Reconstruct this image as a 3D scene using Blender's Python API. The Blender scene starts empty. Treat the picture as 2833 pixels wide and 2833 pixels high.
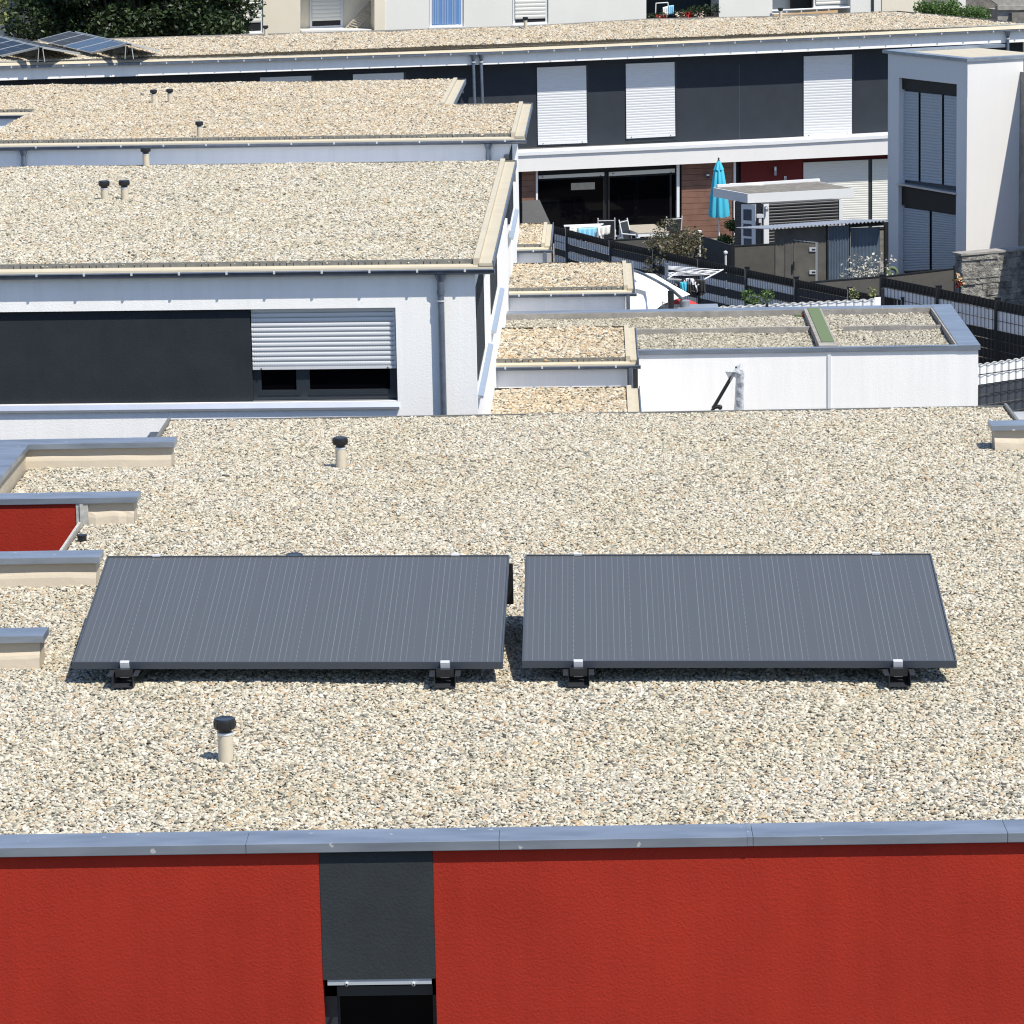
import bpy, bmesh, math, random
import numpy as np
from mathutils import Vector, Matrix

# ------------------------------------------------------------------ camera, sky, sun, exposure
scene = bpy.context.scene
COL = scene.collection
PITCH, YAW, ROLL = math.radians(11.62), 0.01735, 0.02
FPX, CX, CY, CAMZ = 9384.7, 1416.5, 1416.5, 13.0
fwd = Vector((-math.sin(YAW) * math.cos(PITCH), math.cos(YAW) * math.cos(PITCH), -math.sin(PITCH)))
rt0 = Vector((math.cos(YAW), math.sin(YAW), 0))
up0 = rt0.cross(fwd)
IR = rt0 * math.cos(ROLL) - up0 * math.sin(ROLL)
IU = up0 * math.cos(ROLL) + rt0 * math.sin(ROLL)
cd = bpy.data.cameras.new("camera")
cam = bpy.data.objects.new("camera", cd)
COL.objects.link(cam)
cd.sensor_width = 36.0
cd.lens = 36.0 * FPX / 2833.0
cd.clip_start = 0.5
cd.clip_end = 3000
cam.matrix_world = Matrix(((IR.x, IU.x, -fwd.x, 0), (IR.y, IU.y, -fwd.y, 0), (IR.z, IU.z, -fwd.z, CAMZ), (0, 0, 0, 1)))
scene.camera = cam
CAM = Vector((0, 0, CAMZ))

SUNV = Vector((0.42, -0.42, 1.0)).normalized()
w = bpy.data.worlds.new("World")
scene.world = w
w.use_nodes = True
nt = w.node_tree
bg = nt.nodes["Background"]
sky = nt.nodes.new("ShaderNodeTexSky")
sky.sky_type = 'NISHITA'
sky.sun_disc = False
sky.sun_elevation = math.asin(SUNV.z)
sky.sun_rotation = math.atan2(SUNV.x, SUNV.y)
sky.air_density = 1.0
sky.dust_density = 0.6
sky.ozone_density = 2.2
tint = nt.nodes.new("ShaderNodeMixRGB"); tint.blend_type = 'MULTIPLY'; tint.inputs[0].default_value = 1.0; tint.inputs[2].default_value = (0.95, 0.99, 1.07, 1)
nt.links.new(sky.outputs[0], tint.inputs[1]); nt.links.new(tint.outputs[0], bg.inputs[0])
bg.inputs[1].default_value = 0.125
sd = bpy.data.lights.new("sun", 'SUN')
sd.energy = 5.0
sd.angle = math.radians(0.5)
sd.color = (1.0, 0.945, 0.83)
sun = bpy.data.objects.new("sun", sd)
COL.objects.link(sun)
sun.rotation_euler = SUNV.to_track_quat('Z', 'Y').to_euler()
sun.location = (10, 0, 60)
vs = scene.view_settings
vs.view_transform = 'Standard'
vs.look = 'None'
vs.exposure = 0.36
vs.gamma = 1.0
scene.cycles.filter_width = 1.15
scene.cycles.use_denoising = True
scene.cycles.denoising_prefilter = 'ACCURATE'
scene.cycles.max_bounces = 6
scene.cycles.diffuse_bounces = 3
scene.cycles.transparent_max_bounces = 12

# ------------------------------------------------------------------ helpers
R = random.Random(7)
def ray(u, v):
    return fwd + IR * ((u - CX) / FPX) + IU * ((CY - v) / FPX)
def onz(u, v, z):
    d = ray(u, v)
    return CAM + d * ((z - CAMZ) / d.z)
class PL:
    """a vertical plane through (x,y) whose right direction is turned by phi; n points to the viewer"""
    def __init__(s, x, y, phi):
        s.p = Vector((x, y, 0)); s.a = Vector((math.cos(phi), math.sin(phi), 0)); s.n = Vector((math.sin(phi), -math.cos(phi), 0))
    def hit(s, u, v, off=0.0):
        d = ray(u, v); p = s.p + s.n * off
        return CAM + d * ((p - CAM).dot(s.n) / d.dot(s.n))
ZM = dict(A=(0, 0, 2.576), B=(700, 0, 2.576), C=(1400, 0, 2.576), D=(2083, 0, 2.576), E=(1380, 400, 2.576), F=(2083, 400, 2.576),
          G=(1300, 800, 2.76), H=(2083, 800, 2.576), I=(0, 400, 2.576), J=(700, 400, 2.576), K=(0, 800, 2.576), L=(650, 750, 2.576),
          M=(0, 1150, 2.576), N=(150, 1480, 2.576), O=(1100, 1480, 2.576), P=(2100, 1480, 2.6357), Q=(400, 1900, 3.22),
          R=(700, 2250, 2.972), V=(1900, 430, 3.864), U=(1500, 430, 3.864), W=(1700, 680, 4.83), X=(1900, 960, 7.728), Y=(1300, 250, 3.865),
          Z=(2633, 600, 6.44), b=(1750, 0, 6.44), c=(2100, 0, 2.6357), d=(0, 0, 4.293), e=(2650, 100, 7.728), g=(1560, 560, 6.44),
          h=(2200, 580, 5.52), a=(2600, 1080, 8.29))
def q(k, x, y):
    o = ZM[k]
    return (o[0] + x / o[2], o[1] + y / o[2])
def qs(k, *pts):
    return [q(k, *p) for p in pts]

class MB:
    def __init__(s):
        s.v = []; s.f = []; s.m = []; s.uv = None
    def add(s, vs_, fs, mi=0):
        n = len(s.v)
        s.v += [tuple(p) for p in vs_]
        for f in fs:
            s.f.append([n + i for i in f]); s.m.append(mi)
    def prism(s, pts, vec, mi=0):
        n = len(pts); vec = Vector(vec)
        s.add([Vector(p) for p in pts] + [Vector(p) + vec for p in pts],
              [list(range(n)), list(range(2 * n - 1, n - 1, -1))] + [[i, i + n, (i + 1) % n + n, (i + 1) % n] for i in range(n)], mi)
        return s
    def box(s, x0, x1, y0, y1, z0, z1, mi=0, T=None):
        P = [(x0, y0, z0), (x1, y0, z0), (x1, y1, z0), (x0, y1, z0), (x0, y0, z1), (x1, y0, z1), (x1, y1, z1), (x0, y1, z1)]
        if T: P = [T(*p) for p in P]
        s.add(P, [[0, 3, 2, 1], [4, 5, 6, 7], [0, 1, 5, 4], [1, 2, 6, 5], [2, 3, 7, 6], [3, 0, 4, 7]], mi)
        return s
    def tube(s, p0, p1, r0, r1=None, seg=12, mi=0, cap=True):
        p0, p1 = Vector(p0), Vector(p1); r1 = r0 if r1 is None else r1
        ax = (p1 - p0).normalized(); t = ax.orthogonal().normalized(); b = ax.cross(t)
        vs_ = []
        for p, r in ((p0, r0), (p1, r1)):
            for i in range(seg):
                a = 2 * math.pi * i / seg
                vs_.append(p + t * (math.cos(a) * r) + b * (math.sin(a) * r))
        fs = [[i, (i + 1) % seg, (i + 1) % seg + seg, i + seg] for i in range(seg)]
        if cap: fs += [list(range(seg - 1, -1, -1)), list(range(seg, 2 * seg))]
        s.add(vs_, fs, mi); return s
    def path(s, pts, r, seg=8, mi=0):
        for a_, b_ in zip(pts[:-1], pts[1:]): s.tube(a_, b_, r, seg=seg, mi=mi)
        return s
    def lathe(s, c, prof, seg=24, mi=0):
        c = Vector(c); vs_ = []; fs = []
        for r, z in prof:
            for i in range(seg):
                a = 2 * math.pi * i / seg
                vs_.append(c + Vector((math.cos(a) * r, math.sin(a) * r, z)))
        for k in range(len(prof) - 1):
            for i in range(seg):
                j = (i + 1) % seg
                fs.append([k * seg + i, k * seg + j, (k + 1) * seg + j, (k + 1) * seg + i])
        fs.append(list(range((len(prof) - 1) * seg, len(prof) * seg)))
        s.add(vs_, fs, mi); return s
    def shutter(s, BL, BR, TR, TL, n, ns, bulge=0.012, mi=0, slots=False):
        """roller shutter curtain: ns bulging slats between four corners"""
        BL, BR, TR, TL = map(Vector, (BL, BR, TR, TL)); n = Vector(n)
        prof = [(0.0, -0.004), (0.06, 0.25), (0.3, 0.85), (0.55, 1.0), (0.8, 0.8), (0.95, 0.2), (1.0, -0.004)]
        vs_ = []; fs = []
        for k in range(ns):
            for t, d in prof:
                f = (k + t) / ns
                vs_.append(BL.lerp(TL, f) + n * (d * bulge)); vs_.append(BR.lerp(TR, f) + n * (d * bulge))
        m = len(vs_) // 2
        for i in range(m - 1): fs.append([2 * i, 2 * i + 1, 2 * i + 3, 2 * i + 2])
        s.add(vs_, fs, mi); return s
    def build(s, name, mat, parent=None, smooth=False, bevel=0, recalc=True, auto=None):
        me = bpy.data.meshes.new(name)
        me.from_pydata(s.v, [], s.f)
        mats = mat if isinstance(mat, (list, tuple)) else [mat]
        for m_ in mats: me.materials.append(m_)
        me.polygons.foreach_set("material_index", s.m)
        if recalc:
            bm = bmesh.new(); bm.from_mesh(me); bmesh.ops.recalc_face_normals(bm, faces=bm.faces); bm.to_mesh(me); bm.free()
        if smooth:
            me.polygons.foreach_set("use_smooth", [True] * len(me.polygons))
            if smooth != 'all':
                me.set_sharp_from_angle(angle=math.radians(40))
        me.update()
        o = bpy.data.objects.new(name, me)
        COL.objects.link(o)
        if parent: o.parent = parent; o.matrix_parent_inverse = parent.matrix_world.inverted()
        if bevel:
            b = o.modifiers.new("bevel", 'BEVEL'); b.width = bevel; b.segments = 2; b.limit_method = 'ANGLE'; b.angle_limit = math.radians(50)
        return o
def tag(o, label=None, cat=None, group=None, kind=None):
    if label: o["label"] = label
    if cat: o["category"] = cat
    if group: o["group"] = group
    if kind: o["kind"] = kind
    return o
def thing(name, label, cat, loc=(0, 0, 0), group=None):
    o = bpy.data.objects.new(name, None); COL.objects.link(o)
    o.matrix_world = Matrix.Translation(Vector(loc)); o.empty_display_size = 0.2
    tag(o, label, cat, group)
    return o
def copy_tree(o, loc, label, scale=None):
    c = o.copy(); COL.objects.link(c); c.matrix_world = Matrix.Translation(Vector(loc))
    if scale: c.scale = (scale,) * 3
    c["label"] = label
    def rec(src, dst):
        for ch in src.children:
            k = ch.copy(); COL.objects.link(k); k.parent = dst; k.matrix_parent_inverse = ch.matrix_parent_inverse.copy(); rec(ch, k)
    rec(o, c)
    return c

# ------------------------------------------------------------------ materials
def mat(name, col, rough=0.7, metal=0.0, spec=0.5, bump=None, var=None, bumpd=0.01, streak=0):
    m = bpy.data.materials.new(name); m.use_nodes = True
    N = m.node_tree.nodes; Lk = m.node_tree.links; b = N["Principled BSDF"]
    b.inputs["Base Color"].default_value = (*col, 1); b.inputs["Roughness"].default_value = rough
    b.inputs["Metallic"].default_value = metal; b.inputs["Specular IOR Level"].default_value = spec
    tc = N.new("ShaderNodeTexCoord")
    if var:
        sc, amt = var
        n = N.new("ShaderNodeTexNoise"); n.inputs["Scale"].default_value = sc; n.inputs["Detail"].default_value = 6
        n.inputs["Roughness"].default_value = 0.6
        Lk.new(tc.outputs["Object"], n.inputs["Vector"])
        r = N.new("ShaderNodeMapRange"); r.inputs[1].default_value = 0.3; r.inputs[2].default_value = 0.7
        r.inputs[3].default_value = 1 - amt; r.inputs[4].default_value = 1 + amt
        Lk.new(n.outputs["Fac"], r.inputs[0])
        mx = N.new("ShaderNodeVectorMath"); mx.operation = 'SCALE'; mx.inputs[0].default_value = col
        fac = r.outputs[0]
        if streak:      # rain streaks and dust, long in z
            mp = N.new("ShaderNodeMapping"); mp.inputs["Scale"].default_value = (3.2, 3.2, 0.16); Lk.new(tc.outputs["Object"], mp.inputs[0])
            n4 = N.new("ShaderNodeTexNoise"); n4.inputs["Scale"].default_value = 2.0; n4.inputs["Detail"].default_value = 7; n4.inputs["Roughness"].default_value = 0.7; Lk.new(mp.outputs[0], n4.inputs["Vector"])
            r4 = N.new("ShaderNodeMapRange"); r4.inputs[1].default_value = 0.42; r4.inputs[2].default_value = 0.72; r4.inputs[3].default_value = 1.0; r4.inputs[4].default_value = 1 - streak * 2
            Lk.new(n4.outputs["Fac"], r4.inputs[0]); mm = N.new("ShaderNodeMath"); mm.operation = 'MULTIPLY'; Lk.new(fac, mm.inputs[0]); Lk.new(r4.outputs[0], mm.inputs[1]); fac = mm.outputs[0]
        Lk.new(fac, mx.inputs["Scale"]); Lk.new(mx.outputs[0], b.inputs["Base Color"])
    if bump:
        n2 = N.new("ShaderNodeTexNoise"); n2.inputs["Scale"].default_value = bump[0]; n2.inputs["Detail"].default_value = 5
        n2.inputs["Roughness"].default_value = 0.65
        Lk.new(tc.outputs["Object"], n2.inputs["Vector"])
        bp = N.new("ShaderNodeBump"); bp.inputs["Strength"].default_value = bump[1]; bp.inputs["Distance"].default_value = bumpd
        Lk.new(n2.outputs["Fac"], bp.inputs["Height"]); Lk.new(bp.outputs[0], b.inputs["Normal"])
    return m
M = {}
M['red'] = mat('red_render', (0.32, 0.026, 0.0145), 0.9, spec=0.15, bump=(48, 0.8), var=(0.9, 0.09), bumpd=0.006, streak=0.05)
M['white'] = mat('white_render', (0.87, 0.855, 0.835), 0.9, bump=(50, 0.8), var=(0.6, 0.02), bumpd=0.004, streak=0.035)
M['white2'] = mat('smooth_white_render', (0.69, 0.675, 0.66), 0.9, bump=(40, 0.4), var=(0.5, 0.02), bumpd=0.003, streak=0.012)
M['anthra'] = mat('anthracite_render', (0.027, 0.032, 0.038), 0.85, spec=0.1, bump=(45, 0.6), var=(2, 0.12), bumpd=0.004, streak=0.03)
M['anthra2'] = mat('charcoal_render', (0.033, 0.038, 0.042), 0.85, spec=0.1, bump=(45, 0.8), var=(2, 0.12), bumpd=0.005, streak=0.03)
M['slate'] = mat('slate_blue_render', (0.034, 0.040, 0.050), 0.9, spec=0.15, bump=(30, 0.3), var=(2, 0.08), bumpd=0.004)
M['cream'] = mat('cream_membrane', (0.46, 0.41, 0.31), 0.6, var=(3, 0.06), bump=(6, 0.3), bumpd=0.01)
M['beige'] = mat('beige_flashing', (0.43, 0.37, 0.285), 0.65, var=(2.5, 0.05), bump=(4, 0.5), bumpd=0.02)
M['galv'] = mat('galvanised_strip', (0.20, 0.195, 0.18), 0.5, 0.3, var=(12, 0.2))
M['zincpipe'] = mat('zinc_pipe', (0.16, 0.19, 0.24), 0.38, 0.55, var=(6, 0.2))
M['clip'] = mat('bright_metal_clip', (0.62, 0.63, 0.65), 0.35, 0.25)
M['alu'] = mat('aluminium_sill', (0.62, 0.65, 0.70), 0.30, 0.75, var=(3, 0.05))
M['shutter'] = mat('white_shutter', (0.60, 0.61, 0.63), 0.45, 0.0)
M['shutter2'] = mat('cream_shutter', (0.62, 0.615, 0.57), 0.5)
M['shutgrey'] = mat('grey_shutter', (0.38, 0.41, 0.44), 0.45)
M['curt2'] = mat('blue_grey_curtain', (0.22, 0.30, 0.45), 0.7)
M['frame'] = mat('anthracite_frame', (0.022, 0.027, 0.034), 0.4)
M['black'] = mat('black_interior', (0.003, 0.003, 0.004), 0.6)
M['glass'] = mat('dark_glass', (0.002, 0.002, 0.003), 0.05, spec=0.12)
M['blackplastic'] = mat('black_plastic', (0.012, 0.013, 0.016), 0.32, var=(30, 0.3))
M['pipe'] = mat('beige_pipe', (0.55, 0.485, 0.375), 0.5, var=(12, 0.05))
M['whitep'] = mat('white_paint', (0.66, 0.67, 0.68), 0.5)
M['concrete'] = mat('grey_concrete', (0.27, 0.255, 0.235), 0.9, var=(4, 0.25), bump=(30, 0.6))
M['green'] = mat('green_paint', (0.105, 0.145, 0.07), 0.9, var=(1.2, 0.02))
M['wpc'] = mat('dark_composite', (0.075, 0.072, 0.066), 0.75, var=(5, 0.12))
M['fdark'] = mat('anthracite_strip', (0.045, 0.052, 0.066), 0.5)
M['flight'] = mat('pale_grey_strip', (0.80, 0.81, 0.84), 0.6)
M['fwhite'] = mat('white_strip', (0.78, 0.79, 0.80), 0.5)
M['fpost'] = mat('black_post', (0.010, 0.011, 0.013), 0.5)
M['wire'] = mat('fence_wire', (0.02, 0.022, 0.026), 0.5)
M['wood'] = mat('grey_wood', (0.36, 0.32, 0.26), 0.8, var=(8, 0.15))
M['soil'] = mat('garden_soil', (0.075, 0.068, 0.055), 0.95, var=(1.2, 0.35), bump=(10, 0.6))
M['paving'] = mat('patio_paving', (0.20, 0.19, 0.18), 0.9, var=(2, 0.2))
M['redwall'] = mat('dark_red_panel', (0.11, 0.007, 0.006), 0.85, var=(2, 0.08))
M['apcream'] = mat('apartment_cream', (0.66, 0.60, 0.49), 0.9, var=(0.5, 0.04), bump=(14, 0.3))
M['apwhite'] = mat('apartment_white', (0.66, 0.65, 0.61), 0.9, var=(0.5, 0.04), bump=(14, 0.3))
M['curtain'] = mat('blue_curtain', (0.10, 0.22, 0.45), 0.6)
M['canvas'] = mat('white_canvas', (0.84, 0.83, 0.79), 0.8)
M['teal'] = mat('turquoise_fabric', (0.05, 0.42, 0.58), 0.8)
M['cloth_blue'] = mat('pale_blue_cloth', (0.25, 0.55, 0.75), 0.8)
M['cloth_white'] = mat('white_cloth', (0.75, 0.74, 0.70), 0.8)
M['cloth_dark'] = mat('dark_cloth', (0.02, 0.02, 0.022), 0.85)
M['redfab'] = mat('red_fabric', (0.42, 0.03, 0.02), 0.7)
M['orange'] = mat('orange_awning', (0.55, 0.36, 0.19), 0.8)
M['greypole'] = mat('grey_pole', (0.32, 0.34, 0.37), 0.35, 0.4)
M['stoplight'] = mat('pale_galvanised', (0.42, 0.41, 0.38), 0.5, var=(14, .25))
M['sheddark'] = mat('shed_brown', (0.085, 0.080, 0.068), 0.7, var=(3, 0.25))
M['shedblue'] = mat('shed_blue_grey', (0.085, 0.115, 0.155), 0.45, 0.2, var=(3, 0.15))
M['corr'] = mat('corrugated_roof', (0.50, 0.51, 0.53), 0.4, 0.4)
M['felt'] = mat('roof_felt', (0.16, 0.15, 0.135), 0.95, var=(6, 0.35))
M['bark'] = mat('bark', (0.06, 0.045, 0.035), 0.95, var=(8, 0.3))
M['slatdark'] = mat('dark_slats', (0.020, 0.022, 0.027), 0.5)

def zinc_coping():
    m = mat('zinc_coping', (0.30, 0.345, 0.42), 0.38, 0.65)
    N = m.node_tree.nodes; Lk = m.node_tree.links; b = N["Principled BSDF"]
    tc = N.new("ShaderNodeTexCoord")
    n = N.new("ShaderNodeTexNoise"); n.inputs["Scale"].default_value = 2.2; n.inputs["Detail"].default_value = 8
    mp = N.new("ShaderNodeMapping"); mp.inputs["Scale"].default_value = (0.8, 3.0, 4.0)
    Lk.new(tc.outputs["Object"], mp.inputs[0]); Lk.new(mp.outputs[0], n.inputs["Vector"])
    cr = N.new("ShaderNodeValToRGB"); cr.color_ramp.elements[0].position = 0.3; cr.color_ramp.elements[0].color = (0.23, 0.265, 0.315, 1)
    cr.color_ramp.elements[1].position = 0.7; cr.color_ramp.elements[1].color = (0.36, 0.40, 0.46, 1)
    Lk.new(n.outputs["Fac"], cr.inputs[0])
    # bird droppings and mineral spots: sparse pale specks
    v = N.new("ShaderNodeTexVoronoi"); v.inputs["Scale"].default_value = 6.0; v.inputs["Randomness"].default_value = 1
    mp2 = N.new("ShaderNodeMapping"); mp2.inputs["Scale"].default_value = (1.0, 1.8, 1.0)
    Lk.new(tc.outputs["Object"], mp2.inputs[0])
    n3 = N.new("ShaderNodeTexNoise"); n3.inputs["Scale"].default_value = 40
    Lk.new(tc.outputs["Object"], n3.inputs["Vector"])
    ad = N.new("ShaderNodeMixRGB"); ad.inputs[0].default_value = 0.04
    Lk.new(mp2.outputs[0], ad.inputs[1]); Lk.new(n3.outputs["Color"], ad.inputs[2]); Lk.new(ad.outputs[0], v.inputs["Vector"])
    lt = N.new("ShaderNodeMath"); lt.operation = 'LESS_THAN'; lt.inputs[1].default_value = 0.10
    Lk.new(v.outputs["Distance"], lt.inputs[0])
    sx = N.new("ShaderNodeSeparateColor"); Lk.new(v.outputs["Color"], sx.inputs[0])
    g = N.new("ShaderNodeMath"); g.operation = 'GREATER_THAN'; g.inputs[1].default_value = 0.55; Lk.new(sx.outputs[0], g.inputs[0])
    mu = N.new("ShaderNodeMath"); mu.operation = 'MULTIPLY'; Lk.new(lt.outputs[0], mu.inputs[0]); Lk.new(g.outputs[0], mu.inputs[1])
    mx = N.new("ShaderNodeMixRGB"); Lk.new(mu.outputs[0], mx.inputs[0]); Lk.new(cr.outputs[0], mx.inputs[1]); mx.inputs[2].default_value = (0.7, 0.7, 0.68, 1)
    Lk.new(mx.outputs[0], b.inputs["Base Color"])
    return m
M['zinc'] = zinc_coping()

def gravel_mat(name, cols, under, tint):
    """pebble colour picked per stone; a slow noise shifts patches of the roof between paler and more tan"""
    m = bpy.data.materials.new(name); m.use_nodes = True
    N = m.node_tree.nodes; Lk = m.node_tree.links; b = N["Principled BSDF"]; b.inputs["Roughness"].default_value = 0.75
    b.inputs["Specular IOR Level"].default_value = 0.3
    oi = N.new("ShaderNodeObjectInfo")
    cr = N.new("ShaderNodeValToRGB"); cr.color_ramp.interpolation = 'LINEAR'
    el = cr.color_ramp.elements
    el[0].position = cols[0][0]; el[0].color = (*cols[0][1], 1)
    el[1].position = cols[-1][0]; el[1].color = (*cols[-1][1], 1)
    for p, c in cols[1:-1]:
        e_ = el.new(p); e_.color = (*c, 1)
    Lk.new(oi.outputs["Random"], cr.inputs[0])
    geo = N.new("ShaderNodeNewGeometry")
    n = N.new("ShaderNodeTexNoise"); n.inputs["Scale"].default_value = 0.8; n.inputs["Detail"].default_value = 5
    Lk.new(geo.outputs["Position"], n.inputs["Vector"])
    r = N.new("ShaderNodeMapRange"); r.inputs[1].default_value = 0.35; r.inputs[2].default_value = 0.65; r.inputs[4].default_value = 0.8
    Lk.new(n.outputs["Fac"], r.inputs[0])
    mx = N.new("ShaderNodeMixRGB"); mx.blend_type = 'MULTIPLY'; mx.inputs[2].default_value = (*tint, 1)
    Lk.new(r.outputs[0], mx.inputs[0]); Lk.new(cr.outputs[0], mx.inputs[1]); Lk.new(mx.outputs[0], b.inputs["Base Color"])
    u = mat(name + '_bed', under, 0.95, var=(9, 0.3), bump=(40, 1.0), bumpd=0.02)
    return m, u
PALE = [(0.0, (0.43, 0.395, 0.32)), (0.28, (0.56, 0.535, 0.47)), (0.43, (0.39, 0.345, 0.265)), (0.53, (0.38, 0.27, 0.165)), (0.62, (0.44, 0.40, 0.315)),
        (0.78, (0.29, 0.285, 0.245)), (0.90, (0.075, 0.07, 0.058)), (1.0, (0.50, 0.48, 0.40))]
TAN = [(0.0, (0.42, 0.375, 0.29)), (0.28, (0.54, 0.505, 0.43)), (0.43, (0.38, 0.315, 0.22)), (0.56, (0.38, 0.27, 0.16)), (0.70, (0.43, 0.38, 0.295)),
       (0.84, (0.28, 0.26, 0.215)), (0.93, (0.09, 0.08, 0.065)), (1.0, (0.48, 0.45, 0.38))]
GREY = [(0.0, (0.38, 0.36, 0.29)), (0.3, (0.44, 0.42, 0.36)), (0.5, (0.28, 0.25, 0.19)), (0.7, (0.22, 0.205, 0.17)), (0.85, (0.38, 0.35, 0.28)),
        (1.0, (0.14, 0.13, 0.11))]
GM = {'pale': gravel_mat('pebbles_pale', PALE, (0.035, 0.032, 0.026), (0.95, 0.93, 0.86)),
      'tan': gravel_mat('pebbles_tan', TAN, (0.06, 0.05, 0.035), (0.98, 0.93, 0.85)),
      'grey': gravel_mat('pebbles_grey', GREY, (0.09, 0.085, 0.07), (0.95, 0.93, 0.88))}

_gn = {}
def gravel_nodes(m, k):
    if k in _gn: return _gn[k]
    t = bpy.data.node_groups.new("pebbles_" + k, 'GeometryNodeTree')
    t.interface.new_socket("Geometry", in_out='INPUT', socket_type='NodeSocketGeometry')
    t.interface.new_socket("Geometry", in_out='OUTPUT', socket_type='NodeSocketGeometry')
    n = t.nodes; l = t.links
    gi = n.new("NodeGroupInput"); go = n.new("NodeGroupOutput")
    ico = n.new("GeometryNodeMeshIcoSphere"); ico.inputs["Radius"].default_value = 0.5; ico.inputs["Subdivisions"].default_value = 2
    ns = n.new("ShaderNodeTexNoise"); ns.inputs["Scale"].default_value = 1.6; ns.inputs["Detail"].default_value = 1
    sub = n.new("ShaderNodeVectorMath"); sub.operation = 'SUBTRACT'; sub.inputs[1].default_value = (0.5, 0.5, 0.5)
    scl = n.new("ShaderNodeVectorMath"); scl.operation = 'SCALE'; scl.inputs["Scale"].default_value = 0.55
    l.new(ns.outputs["Color"], sub.inputs[0]); l.new(sub.outputs[0], scl.inputs[0])
    sp = n.new("GeometryNodeSetPosition"); l.new(ico.outputs["Mesh"], sp.inputs["Geometry"]); l.new(scl.outputs[0], sp.inputs["Offset"])
    sh = n.new("GeometryNodeSetShadeSmooth"); l.new(sp.outputs[0], sh.inputs[0])
    sm = n.new("GeometryNodeSetMaterial"); sm.inputs["Material"].default_value = m; l.new(sh.outputs[0], sm.inputs[0])
    ip = n.new("GeometryNodeInstanceOnPoints")
    ar = n.new("GeometryNodeInputNamedAttribute"); ar.data_type = 'FLOAT_VECTOR'; ar.inputs["Name"].default_value = "rot"
    as_ = n.new("GeometryNodeInputNamedAttribute"); as_.data_type = 'FLOAT_VECTOR'; as_.inputs["Name"].default_value = "scl"
    m2p = n.new("GeometryNodeMeshToPoints")
    l.new(gi.outputs[0], m2p.inputs[0]); l.new(m2p.outputs[0], ip.inputs["Points"]); l.new(sm.outputs[0], ip.inputs["Instance"])
    e2r = n.new("FunctionNodeEulerToRotation"); l.new(ar.outputs[0], e2r.inputs[0])
    l.new(e2r.outputs[0], ip.inputs["Rotation"]); l.new(as_.outputs[0], ip.inputs["Scale"])
    l.new(ip.outputs[0], go.inputs[0])
    _gn[k] = t
    return t
def inside(px, py, poly):
    r = np.zeros(px.shape, bool); n = len(poly)
    for i in range(n):
        x0, y0 = poly[i][0], poly[i][1]; x1, y1 = poly[(i + 1) % n][0], poly[(i + 1) % n][1]
        if y0 == y1: continue
        c = ((y0 > py) != (y1 > py)) & (px < (x1 - x0) * (py - y0) / (y1 - y0) + x0)
        r ^= c
    return r
GSEED = [3]
def gravel(name, label, poly, zf, size, kind, holes=(), pack=0.80, edge=0.4):
    """loose pebbles over a roof polygon; zf(x,y) is the height of the bed"""
    rng = np.random.default_rng(GSEED[0]); GSEED[0] += 1
    st = size * pack
    xs = [p[0] for p in poly]; ys = [p[1] for p in poly]
    gx = np.arange(min(xs), max(xs), st); gy = np.arange(min(ys), max(ys), st)
    X_, Y_ = np.meshgrid(gx, gy); X_[1::2] += st / 2
    X_ = (X_ + rng.uniform(-.42, .42, X_.shape) * st).ravel(); Y_ = (Y_ + rng.uniform(-.42, .42, Y_.shape) * st).ravel()
    k = inside(X_, Y_, poly)
    for h in holes: k &= ~inside(X_, Y_, h)
    X_, Y_ = X_[k], Y_[k]; n = len(X_)
    s = size * np.exp(rng.normal(0, 0.24, n))
    lift = (np.sin(X_ * 2.3 + 1.7 * np.sin(Y_ * 1.1)) * np.sin(Y_ * 1.9 + X_ * .7)) * size * 0.35 + rng.uniform(-.15, .35, n) * size
    Z_ = zf(X_, Y_) - size * 0.25 + lift
    co = np.stack([X_, Y_, Z_], 1).astype(np.float32)
    rot = np.stack([rng.normal(0, .35, n), rng.normal(0, .35, n), rng.uniform(0, 6.283, n)], 1).astype(np.float32)
    sc = np.stack([s * rng.uniform(1.0, 1.45, n), s * rng.uniform(.75, 1.05, n), s * rng.uniform(.45, .75, n)], 1).astype(np.float32)
    me = bpy.data.meshes.new(name); me.vertices.add(n); me.vertices.foreach_set("co", co.ravel())
    for nm, d in (("rot", rot), ("scl", sc)):
        a_ = me.attributes.new(nm, 'FLOAT_VECTOR', 'POINT'); a_.data.foreach_set("vector", d.ravel())
    me.materials.append(GM[kind][0])
    o = bpy.data.objects.new(name, me); COL.objects.link(o)
    md = o.modifiers.new("pebbles", 'NODES'); md.node_group = gravel_nodes(GM[kind][0], kind)
    tag(o, label, 'gravel', 'gravel lying on the flat roofs', 'stuff')
    return o

# ------------------------------------------------------------------ ground
def ground_z(y):
    return np.interp(y, [-60, 54, 60, 76, 95, 118, 128, 2000], [2.0, 2.0, 2.0, 0.0, 0.0, 0.0, 1.0, 1.0])
gm = MB()
ys_ = [-60, 20, 40, 54, 60, 66, 72, 76, 85, 95, 105, 118, 128, 200, 600, 2000]
for i in range(len(ys_) - 1):
    a0, a1 = ys_[i], ys_[i + 1]
    gm.add([(-1500, a0, float(ground_z(a0))), (1500, a0, float(ground_z(a0))), (1500, a1, float(ground_z(a1))), (-1500, a1, float(ground_z(a1)))], [[0, 1, 2, 3]])
tag(gm.build('ground', M['soil']), kind='structure')
pv = MB(); pv.box(-3, 9.2, 95.5, 104.5, -0.15, 0.03)
tag(pv.build('patio_paving', M['paving']), kind='structure')

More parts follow.
